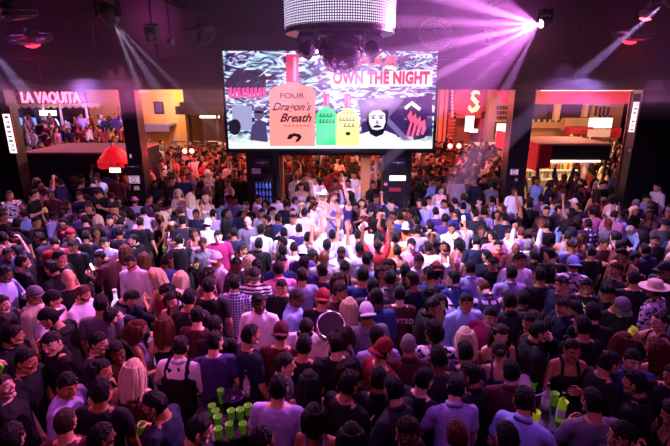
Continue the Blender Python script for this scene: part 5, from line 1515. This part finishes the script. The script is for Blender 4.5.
high_table(TB4, .42, 1.08, 'round dark table with yellow green bucket beside the right wall')
high_table(TB5, .28, 1.05, 'small round table with neon cups in the left half of the crowd')
def cup_mesh(h, r, key, m):
    b = MB(); b.lathe([(0, 0), (r*.72, 0), (r*.76, .004), (r, h-.006), (r*1.07, h-.004), (r*1.07, h), (r*.96, h), (r*.70, .008), (0, .008)], n=20); return b.mesh(key, [m], True)
CUP_S, CUP_T, CUP_Y = cup_mesh(.11, .038, 'cup', NEONE), cup_mesh(.15, .036, 'tall_cup', NEONE), cup_mesh(.13, .042, 'cup_y', YEL)
def cup(me, loc, label, up=None, group=None, name='cup'):
    o = bpy.data.objects.new(name, me); COL.objects.link(o); o.location = loc; tag(o, label, 'cup', group)
    if up is not None: o.rotation_mode = 'QUATERNION'; o.rotation_quaternion = Vector(up).to_track_quat('Z', 'Y')
    return o
def near(w, r, px, py, z):
    z = z+(PIT if w.y > PY0 else 0)
    p = atZ(px, py, z+.1); d = Vector((p.x-w.x, p.y-w.y)); L = d.length
    if L > r-.05: d *= (r-.05)/L
    return Vector((w.x+d.x, w.y+d.y, z))
used = []
def put_cup(w, r, h, px, py, me, label):
    p = near(w, r, px, py, h)
    for k in range(60):
        if all((p.xy-u.xy).length > .085 for u in used): break
        a = k*2.4; p = near(w, r, px, py, h)+Vector((math.cos(a)*.012*k, math.sin(a)*.012*k, 0))
        d = Vector((p.x-w.x, p.y-w.y)); 
        if d.length > r-.05: d *= (r-.05)/d.length; p = Vector((w.x+d.x, w.y+d.y, p.z))
    used.append(p.copy()); cup(me, p, label)
T1 = [(221, 394, CUP_T, 'tall neon green cup farthest back on the bottom left table'), (212, 406, CUP_S, 'neon green cup at the left edge of the bottom left table'), (215.5, 411, CUP_S, 'neon green cup second in the touching row of three, bottom left table'),
      (217.5, 417, CUP_S, 'neon green cup third in the touching row of three, bottom left table'), (231, 411, CUP_S, 'neon green cup left one of the right hand trio, bottom left table'), (240, 410, CUP_S, 'neon green cup middle one of the right hand trio, bottom left table'),
      (248, 406, CUP_S, 'neon green cup at the right edge of the bottom left table'), (229.5, 428, CUP_T, 'tall neon green cup at the near edge of the bottom left table'), (215, 436, CUP_S, 'darker green cup nearest the front left of the bottom left table'), (236, 441, CUP_S, 'neon green cup nearest the camera on the bottom left table')]
for px, py, me_, lab in T1: put_cup(TB1, .36, 1.08, px, py, me_, lab)
T2 = [(516, 386, CUP_S, 'green cup at the left edge of the lower right table'), (529, 374, CUP_S, 'green cup farthest back on the lower right table'), (555, 397, CUP_T, 'tall green cup at the right edge of the lower right table'), (535, 415, CUP_Y, 'yellow cup near the front of the lower right table')]
for px, py, me_, lab in T2: put_cup(TB2, .34, 1.08, px, py, me_, lab)
def bottle(loc, h, m, label, cap=M_BLACKP, s=1.0, neck=True):
    b = MB(); r = h*.13*s; b.lathe([(0, 0), (r*.95, 0), (r, h*.02), (r, h*.52), (r*.9, h*.58), (r*.36, h*.70), (r*.32, h*.90), (r*.40, h*.905), (r*.40, h*.93), (0, h*.93)], n=24)
    o = b.obj('bottle', m, smooth=True, loc=loc); tag(o, label, 'bottle'); MB().lathe([(0, h*.9), (r*.42, h*.9), (r*.42, h), (0, h)], n=16).obj('cap', cap, o); MB().lathe([(r*1.01, h*.16), (r*1.02, h*.17), (r*1.02, h*.44), (r*1.01, h*.45)], n=24).obj('label_band', mat('paper_label', '#d8d4dc', .7), o)
    return o
p = near(TB3, .30, 118, 314, 1.05); bottle(p, .48, emat('lit_bottle', '#e8f4ff', .55, '#e8eef4'), 'tall glowing white bottle on the small table beside the navy jacket man', M_WHITE, 1.1)
p2 = near(TB3, .30, 127, 314, 1.05)
def bucket(loc, r, h, m, label, ice=True):
    b = MB(); b.lathe([(0, 0), (r*.78, 0), (r, h), (r*1.06, h+.006), (r*1.03, h+.012), (r*.94, h), (r*.72, .01), (0, .01)], n=28); o = b.obj('ice_bucket', m, smooth=True, loc=loc); tag(o, label, 'bucket')
    if ice:
        b = MB(); rr = random.Random(1)
        for i in range(14): a, q = rr.uniform(0, 6.28), rr.uniform(0, r*.6); M_ = Matrix.Translation((q*math.cos(a), q*math.sin(a), h*.85+rr.uniform(-.01, .02))) @ Euler((rr.random(), rr.random(), rr.random())).to_matrix().to_4x4(); b.box((-.014, -.014, -.014), (.014, .014, .014), M_)
        b.obj('ice', mat('ice', '#dfe8f4', .1), o)
    return o
bucket(p2+Vector((.03, -.06, 0)), .10, .15, M_CHROME, 'chrome ice bucket beside the tall glowing white bottle')
bucket(near(TB4, .42, 636, 204, 1.08), .12, .15, YEL, 'yellow green ice bucket on the table by the right wall')
bottle(near(TB4, .42, 624, 206, 1.08), .30, mat('dark_glass_bottle', '#1a2a1c', .1), 'dark bottle on the table by the right wall')
cup(CUP_S, near(TB4, .42, 616, 210, 1.08), 'green cup on the table by the right wall')
bottle(near(TB2, .34, 561, 412, 1.08)+Vector((0, .0, 0)), .32, emat('green_lit_bottle', '#a0e020', .12, '#8ac020'), 'yellow green bottle at the right of the lower right table')
bottle(near(TB2, .34, 546, 400, 1.08), .30, mat('clear_bottle', '#a890b0', .15), 'clear bottle in the middle of the lower right table')
bottle(near(TB1, .36, 247, 388, 1.08)+Vector((0, .02, 0)), .30, mat('pinkish_bottle', '#b88aa8', .15), 'clear pinkish bottle at the back of the bottom left table')
bucket(near(TB1, .36, 232, 398, 1.08)+Vector((0, .03, 0)), .11, .10, mat('ashtray_bowl', '#3a2a4a', .25), 'shallow dark bowl at the back of the bottom left table', False)
put_cup(TB5, .28, 1.05, 180, 258, CUP_Y, 'yellow green cup on the small table left of the checked shirt man'); put_cup(TB5, .28, 1.05, 189, 250, CUP_S, 'neon green cup at the far side of the small left half table')
tr = atZ(332, 328, 1.25)
# round chrome-rimmed drum carried on the back of the man in black
b = MB(); Mx = Euler((math.radians(50), 0, math.radians(10))).to_matrix(); b.ring((0, 0, 0), .155, .020, Mx, 40, 8); b.ring(Mx @ Vector((0, 0, -.10)), .155, .012, Mx, 40, 8)
dr = b.obj('hand_drum', M_CHROME, smooth=True, loc=atZ(331, 326, 1.66)); tag(dr, 'round hand drum with bright chrome rim slung behind red cap man', 'drum')
MB().lathe([(0, -.10), (.148, -.10), (.150, -.005), (0, -.005)], (0, 0, 0), 36, Mx).obj('drum_shell', mat('drum_shell_dark', '#120e18', .35), dr, smooth=False)
b = MB()
for i in range(8): a = i*PI/4; b.caps(Mx @ Vector((.158*math.cos(a), .158*math.sin(a), 0)), Mx @ Vector((.158*math.cos(a), .158*math.sin(a), -.10)), .006, .006, 6)
b.obj('tension_rod', M_CHROME, dr)
h_ = bpy.data.objects.new('hat', HM['hat']); COL.objects.link(h_); h_.color = lin('#e0dce6'); h_.location = near(TB2, .34, 535, 384, 1.08)+Vector((-.03, .12, -.034)); h_.rotation_euler = (.05, .05, 0); tag(h_, 'white brimmed hat lying on the far side of the lower right table', 'hat')
# things in hands: cups, phones, a lantern
def near_person(px, py): return min(PEOPLE, key=lambda P: (P['px']-px)**2+(P['py']-py)**2)
def give(px, py, side, what, lab):
    P = near_person(px, py); c, up, fwd = hand_frame(P, side)
    if up.z < 0: up = -up
    if what == 'cup': cup(CUP_S, c-up*.055, lab, up)
    elif what == 'ycup': cup(CUP_Y, c-up*.06, lab, up)
    elif what == 'phone':
        b = MB(); b.box((-.036, -.004, -.072), (.036, .004, .072)); o = b.obj('phone', M_BLACKP, bevel=.004); s = MB().box((-.032, -.0055, -.066), (.032, -.004, .066)).obj('phone_screen', emat('phone_glow', '#e8ecff', 5), o)
        o.location = c+Vector((0, 0, .045)); a = math.radians(FACE_A[P['face']]+P['jit']); o.rotation_euler = (math.radians(-20), 0, a); tag(o, lab, 'phone')
    return P
give(2, 387, 1, 'cup', 'neon green cup held up by the man at lower left edge')
give(156, 404, 1, 'cup', 'neon green cup in the hand of the man in navy tee, bottom')
give(34, 194, 1, 'ycup', 'yellow cup held by man in black tee at upper left')
give(20, 206, 1, 'ycup', 'yellow cup held by the man in profile by left edge')
give(259, 276, 1, 'cup', 'neon green cup held by the man in striped shirt')
give(296, 298, -1, 'ycup', 'neon yellow cup held by man with light blue jacket and sunglasses')
give(660, 322, 1, 'ycup', 'yellow cup at the lips of the woman by the right edge')
give(463, 244, 1, 'ycup', 'neon yellow cup held by the woman in pink tank top')
give(420, 262, 1, 'cup', 'neon green cup held by the man in bright white tee')
give(177, 193, 1, 'cup', 'green cup held by the blonde woman in white dress')
give(203, 243, 1, 'cup', 'neon green cup held by the man in grey tee, left half')
give(386, 238, 1, 'cup', 'green cup held by the man in pink tee')
give(293, 212, 1, 'cup', 'green cup held by man in black facing us near doorway')
give(306, 328, 1, 'phone', 'phone with lit screen held by the man in black cap and white tee')
give(621, 306, 1, 'phone', 'phone with lit screen held by the man in grey cap')
give(98, 193, 1, 'phone', 'phone with lit screen held by the man near the parasol')
give(101, 256, 1, 'phone', 'phone with lit screen held by the man in maroon jacket')
give(601, 292, 1, 'phone', 'phone with lit screen held by the man in black, right side')
give(308, 258, 1, 'phone', 'phone with lit screen held by the woman in black dress')
give(438, 248, 1, 'phone', 'raised phone with lit screen held by woman in white top')
give(456, 238, 1, 'phone', 'raised phone with lit screen held by the blonde in white top')
extra_n = 0
for P in [Q for Q in PEOPLE if Q['pose'] in 'dek' and not Q.get('label')]:
    if extra_n >= 24 or any((P['px']-a)**2+(P['py']-b_)**2 < 500 for a, b_ in ((2, 387), (156, 404), (34, 194), (20, 206), (259, 276), (296, 298), (177, 193), (203, 243), (386, 238), (293, 212))): continue
    side = -1 if P['pose'] == 'e' else 1; c, up, fwd = hand_frame(P, side)
    if up.z < .3: continue
    extra_n += 1; P['cup'] = cup(CUP_S if extra_n % 3 else CUP_Y, c-up*.055, 'x', up)
# rail of the raised corner on the left
w1, w2 = atZ(58, 200, .75), atZ(94, 186, .85); t = empty('handrail', (w1.x, w1.y, 0)); tag(t, 'thin sloping handrail in the crowd at the far left', 'railing'); d_ = w2-w1
MB().tube([(0, 0, w1.z), (d_.x, d_.y, w2.z)], .022, 8).obj('rail', M_STEEL, t, smooth=True)
for f in (0, .5, 1): MB().caps((d_.x*f, d_.y*f, PIT), (d_.x*f, d_.y*f, w1.z+(w2.z-w1.z)*f), .018, .018, 8).obj('post', M_STEEL, t, smooth=True)
# ---------------------------------------------------------------- labels
HW = dict(black='black', brown='brown', auburn='reddish', blonde='blonde', grey='grey', white='white')
CN = dict(lightblue='light blue', charcoal='dark grey', denim='denim blue')
KN = dict(tee='tee', shirt='long sleeved shirt', polo='polo', tank='sleeveless top', jacket='jacket', hoodie='hoodie', vest='vest', dress='dress')
PT = dict(stripe='striped ', check='checked ', plaid='plaid ', floral='patterned ', dots='dotted ', plain='')
PO = dict(u='one arm raised', w='one arm raised', U='both arms raised', p='holding hands at chest', b='bending forward', d='holding forearm up', k='hand on chest', t='turning to a neighbour', s='leaning to a neighbour', f='hand at mouth', a='reaching out', e='', l='', r='', i='', h='')
FN = dict(F='facing us', B='seen from behind', L='facing left', R='facing right', FL='facing front left', FR='facing front right', BL='back turned, looking left', BR='back turned, looking right')
def hair_txt(P):
    h = P['hair']
    if h in ('cap', 'backcap'): return CN.get(P['capcol'], P['capcol'])+' cap'
    if h == 'hat': return CN.get(P['capcol'], P['capcol'])+' hat'
    if h == 'beanie': return 'black beanie'
    if h == 'bald': return 'bald head'
    w = HW[P['hcol']]; return {'short': 'short %s hair', 'quiff': 'thick %s hair', 'buzz': 'cropped %s hair', 'curly': 'curly %s hair', 'long': 'long %s hair', 'bob': 'shoulder length %s hair', 'bun': '%s hair in a bun'}[h] % w
def clothes(P):
    g = KN[P['kind']]
    if P['over']: return 'dark waistcoat over white shirt'
    return CN.get(P['col'], P['col'])+' '+PT[P['pat']]+g
MARKS = [(-9, 222, 'bottom left corner'), (70, 440, 'bottom left corner'), (229, 410, 'cocktail table, bottom left'), (545, 400, 'lower right cocktail table'), (122, 314, 'tall glowing white bottle'), (630, 205, 'table by right wall'), (182, 262, 'small left half table'),
         (332, 205, 'dancers platform'), (139, 195, 'left post'), (517, 195, 'right post'), (110, 180, 'red parasol'), (264, 200, 'pier left of the doorway'), (398, 200, 'pier right of the doorway'), (332, 327, 'chrome rimmed hand drum'),
         (655, 440, 'bottom right corner'), (8, 250, 'left edge'), (662, 300, 'right edge'), (400, 440, 'bottom edge centre'), (30, 190, 'left banner'), (600, 185, 'street bar')]
def words(s): return len(s.split())
def rel(P, Q):
    dx, dy = P['px']-Q['px'], P['py']-Q['py']
    if abs(dx) > abs(dy): return 'right of' if dx > 0 else 'left of'
    return 'in front of' if dy > 0 else 'behind'
def who(P): return 'man' if P['sex'] == 'M' else 'woman'
labels = {}
for P in PEOPLE:
    if P.get('label'): labels.setdefault(P['label'], P); tag(P['o'], P['label'], 'person', 'dancers on the platform'); continue
    P['px'], P['py'] = proj(P['x'], P['y'], P['z0']+1.6*P['s'])
for P in PEOPLE:
    if P.get('label'): continue
    base = '%s in %s' % (who(P), clothes(P)); near_m = sorted(MARKS, key=lambda m: (m[0]-P['px'])**2+1.8*(m[1]-P['py'])**2); nb = sorted([Q for Q in PEOPLE if Q is not P and not Q.get('label')], key=lambda Q: (Q['px']-P['px'])**2+2*(Q['py']-P['py'])**2)
    hx = hair_txt(P)+(' and beard' if 'beard' in P['extra'] else '')+(' and sunglasses' if 'glasses' in P['extra'] else '')
    opts = []
    m0 = 'near the '+near_m[0][2]
    if PO[P['pose']]: opts += ['%s, %s, %s, %s' % (base, hx, PO[P['pose']], m0)]
    opts += ['%s, %s, %s, %s' % (base, hx, FN[P['face']].split(',')[0], m0)]
    for Q in nb[:10]:
        opts += ['%s, %s, %s the %s in %s' % (base, hx, rel(P, Q), who(Q), clothes(Q)), '%s, %s %s in %s, %s' % (base, rel(P, Q), who(Q), clothes(Q), m0), '%s, %s %s with %s, %s' % (base, rel(P, Q), who(Q), hair_txt(Q), m0)]
    for L in opts:
        if L not in labels and words(L) <= 16: break
    else:
        for i, Q in enumerate(nb[:30]):
            L = '%s, %s, %s %s in %s' % (base, hx, rel(P, Q), who(Q), clothes(Q))
            if L not in labels and words(L) <= 16: break
    if words(L) > 16: L = ' '.join(L.split()[:16]).rstrip(',')
    labels[L] = P; tag(P['o'], L, 'person', 'clubbers packed on the dance floor')
for P in PEOPLE:
    if P.get('cup') is not None:
        near_m = sorted(MARKS, key=lambda m: (m[0]-P['px'])**2+1.8*(m[1]-P['py'])**2)
        for L in ['%s cup held by %s in %s near the %s' % ('yellow' if P['cup'].data is CUP_Y else 'green', who(P), clothes(P), m[2]) for m in near_m[:3]]+['cup held by %s in %s, %s, near the %s' % (who(P), clothes(P), hair_txt(P), m[2]) for m in near_m[:3]]:
            if L not in labels and words(L) <= 16: break
        else: L = '%s cup held by the %s with %s, %s' % ('yellow' if P['cup'].data is CUP_Y else 'green', who(P), hair_txt(P), near_m[0][2])
        labels[L] = P; tag(P['cup'], L, 'cup')
print('unique labels', len(set(o['label'] for o in (P['o'] for P in PEOPLE))), 'of', len(PEOPLE), 'longest', max(words(l) for l in labels))
# ---------------------------------------------------------------- light
def spot(name, loc, target, energy, col, size, blend=.4, rad=.08):
    L = bpy.data.lights.new(name, 'SPOT'); L.energy = energy; L.color = col; L.spot_size = math.radians(size); L.spot_blend = blend; L.shadow_soft_size = rad
    o = bpy.data.objects.new(name, L); COL.objects.link(o); o.location = loc; o.rotation_euler = (Vector(target)-Vector(loc)).to_track_quat('-Z', 'Y').to_euler(); return o
def area(name, loc, target, energy, col, sx, sy):
    L = bpy.data.lights.new(name, 'AREA'); L.energy = energy; L.color = col; L.shape = 'RECTANGLE'; L.size = sx; L.size_y = sy
    o = bpy.data.objects.new(name, L); COL.objects.link(o); o.location = loc; o.rotation_euler = (Vector(target)-Vector(loc)).to_track_quat('-Z', 'Y').to_euler(); return o
VIO, MAG, LAV, BLU, RED_, WARM = (.55, .22, 1), (1, .10, .62), (.70, .50, 1), (.34, .22, 1), (1, .06, .10), (1, .62, .28)
for i, (tx, ty, e) in enumerate(((-1.2, 8.5, 2600), (.6, 8.0, 2800), (1.8, 8.6, 2600), (-2.8, 8.8, 2200), (.4, 10.8, 3200), (3.4, 9.6, 2200), (-.8, 6.3, 1300), (1.4, 6.0, 1200), (-4.2, 10, 1300), (5, 10.5, 1000))):
    spot('floor_spot', (.07+.5*math.cos(i), 7.4+.4*math.sin(i), 4.75), (tx, ty, 1.4), e, LAV, 50, .9)
# added wash spots without fixtures, tinting and brightening the crowd
for x, y, tx, ty, e, c, n in ((-5, 9.5, -5.0, 8.0, 2600, (.78, .32, 1), 85), (5, 9.5, 5.2, 8.0, 1500, (.60, .32, 1), 85), (-3, 6.8, -2.6, 4.6, 620, (1, .17, .52), 80), (3.2, 6.8, 3.0, 4.6, 430, (.74, .22, .95), 80), (0, 6.3, 0, 4.6, 500, (.85, .30, .92), 75), (-1.5, 1.2, -2.2, 4.6, 260, (1, .15, .42), 65), (2.0, 1.2, 2.6, 4.6, 130, (.9, .16, .62), 65), (-8, 12, -7.4, 10, 700, (1, .25, .62), 85), (8, 12, 7.5, 10, 450, (.8, .2, .75), 85), (0, 12.2, 0, 11, 600, (.75, .4, 1), 100)):
    spot('wash_fill', (x, y, 6.1 if y < 4 else 4.45), (tx, ty, 1.4), e, c, n, .8, .25)
for x, y in ((-6, 3.5), (6, 3.5), (-6.5, 7.5), (6.5, 7.5), (0, 2.5)):  # added wide purple fill that lifts the dark parts of the room
    spot('wash_fill', (x, y, 6.15), (x*.8, y+1, 0), 190 if y < 4 else 270, (.50, .10, .95), 120, 1, .6)
for x, c in ((-6, (.8, .08, .5)), (0, (.7, .1, .75)), (6, (.75, .08, .6))):  # added spots that tint the header wall plum, no fixtures
    spot('plum_wall_fill', (x, 9.6, 6.3), (x, 13, 5.1), 130, c, 110, 1, .3)
# added point lights with no lamp bodies, warm and red, over the street
for x, y, z, e, c in ((-6.2, 22, 3.6, 500, WARM), (-9.5, 27.3, 3.9, 420, (1, .6, .25)), (-5.5, 15, 4.0, 220, (1, .2, .25)), (8, 16, 4.0, 200, (1, .45, .35)), (-10.5, 15.5, 4.0, 120, (1, .35, .5)), (-9, 24.5, 3.8, 420, (1, .35, .75)), (6, 23.5, 3.8, 750, (1, .42, .36)), (11, 21, 3.0, 520, WARM), (15, 21, 3.2, 300, (1, .3, .3)), (-3.6, 16.5, 3.9, 260, (1, .16, .16)), (4.2, 17, 3.9, 330, (1, .14, .16)), (0, 15.6, 3.4, 330, (1, .38, .20)), (-13, 23, 3.6, 300, (.7, .3, 1))):
    L = bpy.data.lights.new('street_fill', 'POINT'); L.energy = e; L.color = c; L.shadow_soft_size = .35; o = bpy.data.objects.new('street_fill', L); COL.objects.link(o); o.location = (x, y, z)
L = bpy.data.lights.new('bar_lamp', 'AREA'); L.energy = 60; L.color = WARM; L.size = 3.0; L.shape = 'RECTANGLE'; L.size_y = .6; o = bpy.data.objects.new('bar_lamp', L); COL.objects.link(o); o.location = ((xa+xb)/2, 15.4, ZF-.05)
# moving heads with visible beams
def beams(px, py, Y, label, aims, s, lens, st):
    c = atY(px, py, Y); mean = sum((Vector(a[0]) for a in aims), Vector())/len(aims)-c
    t, lp = moving_head(c.x, c.y, c.z+.3*s, mean, label, lens, st, s)
    p = t.location+Vector((0, 0, -.30*s))+mean.normalized()*.20*s
    for tgt, e, col, size in aims: spot('beam', p, tgt, e*(BEAMK if size < 20 else .8), col, size, .12, .02)
    for tgt, e, col, size in aims:
        if size > 20: continue
        L = {545: 4.2, 676: 5.0, 108: 3.3}.get(px, 3.6); R_ = L*math.tan(math.radians(size/2))*.97; d = (Vector(tgt)-p).normalized(); q = d.to_track_quat('Z', 'Y').to_matrix(); b = MB()
        b.rings([[Vector(p)+q @ Vector((r*math.cos(j*2*PI/20), r*math.sin(j*2*PI/20), z)) for j in range(20)] for r, z in ((.012, .03), (R_, L))])
        o = b.obj('haze', M_BEAM); tag(o, 'shaft of lit haze in front of the '+label[:40].strip(), 'haze', kind='stuff')  # denser haze cone added to give the beam its visible shape
    return t
M_BEAM = bpy.data.materials.new('beam_haze'); M_BEAM.use_nodes = True; _n = M_BEAM.node_tree; _n.nodes.remove(_n.nodes['Principled BSDF']); _v = _n.nodes.new('ShaderNodeVolumeScatter'); _v.inputs['Density'].default_value = .16; _v.inputs['Anisotropy'].default_value = .2; _n.links.new(_v.outputs[0], _n.nodes['Material Output'].inputs['Volume'])
def aim(px, py, Y): return tuple(atY(px, py, Y))
beams(108, 13, 7.5, 'moving head light with thin white violet beams near the top left', [(aim(138, 85, 9.5), 900, (.75, .6, 1), 4.0), (aim(158, 90, 9.5), 700, (.65, .5, 1), 5.5), (aim(178, 88, 9.0), 800, (.7, .5, 1), 3.5)], 1.0, '#e8d8ff', 14)
beams(545, 22, 8.0, 'moving head light glaring bright magenta near the top right', [(aim(440, -5, 6.5), 1500, (.95, .35, 1), 5), (aim(430, 22, 7), 1500, (.95, .35, 1), 4), (aim(430, 48, 7), 1500, (.9, .35, 1), 5), (aim(440, 74, 7.5), 1600, (.85, .35, 1), 5), (aim(463, 92, 8.5), 1400, (.8, .3, 1), 4), (aim(495, 110, 9), 800, (.9, .25, 1), 9), (aim(380, 60, 6.5), 3600, (.95, .22, .9), 60)], 0.62, '#ffd8ff', 90)
beams(676, -6, 7.5, 'moving head light at the upper right edge with a wide violet beam', [(aim(560, 92, 9.0), 900, (.6, .35, 1), 8)], 1.0, '#c0a0ff', 8)
beams(-40, 10, 7.0, 'moving head light beyond the left edge sending violet beams', [(aim(28, 95, 9), 900, (.55, .45, 1), 6), (aim(8, 95, 8.5), 700, (.5, .35, 1), 5)], 1.0, '#c0b0ff', 8)
# haze of the smoke machine under the ceiling
hm = bpy.data.materials.new('haze'); hm.use_nodes = True; nt = hm.node_tree; nt.nodes.remove(nt.nodes['Principled BSDF']); vs = nt.nodes.new('ShaderNodeVolumeScatter'); vs.inputs['Density'].default_value = HAZE; vs.inputs['Anisotropy'].default_value = .3; vs.inputs['Color'].default_value = (.9, .85, 1, 1)
nt.links.new(vs.outputs[0], nt.nodes['Material Output'].inputs['Volume'])
hz = MB().box((-9.6, 4.6, 3.9), (9.6, FY-.4, CZ-.62)).obj('haze', hm); tag(hz, 'thin smoke haze hanging under the club ceiling', 'haze', kind='stuff')
w = bpy.data.worlds.new('night'); sc.world = w; w.use_nodes = True; w.node_tree.nodes['Background'].inputs[0].default_value = (.10, .03, .12, 1); w.node_tree.nodes['Background'].inputs[1].default_value = .25
sc.view_settings.view_transform = 'Standard'; sc.view_settings.look = 'None'; sc.view_settings.exposure = EXPO; sc.view_settings.gamma = 1
sc.cycles.volume_bounces = 0; sc.cycles.max_bounces = 5; sc.cycles.diffuse_bounces = 2; sc.cycles.use_denoising = True
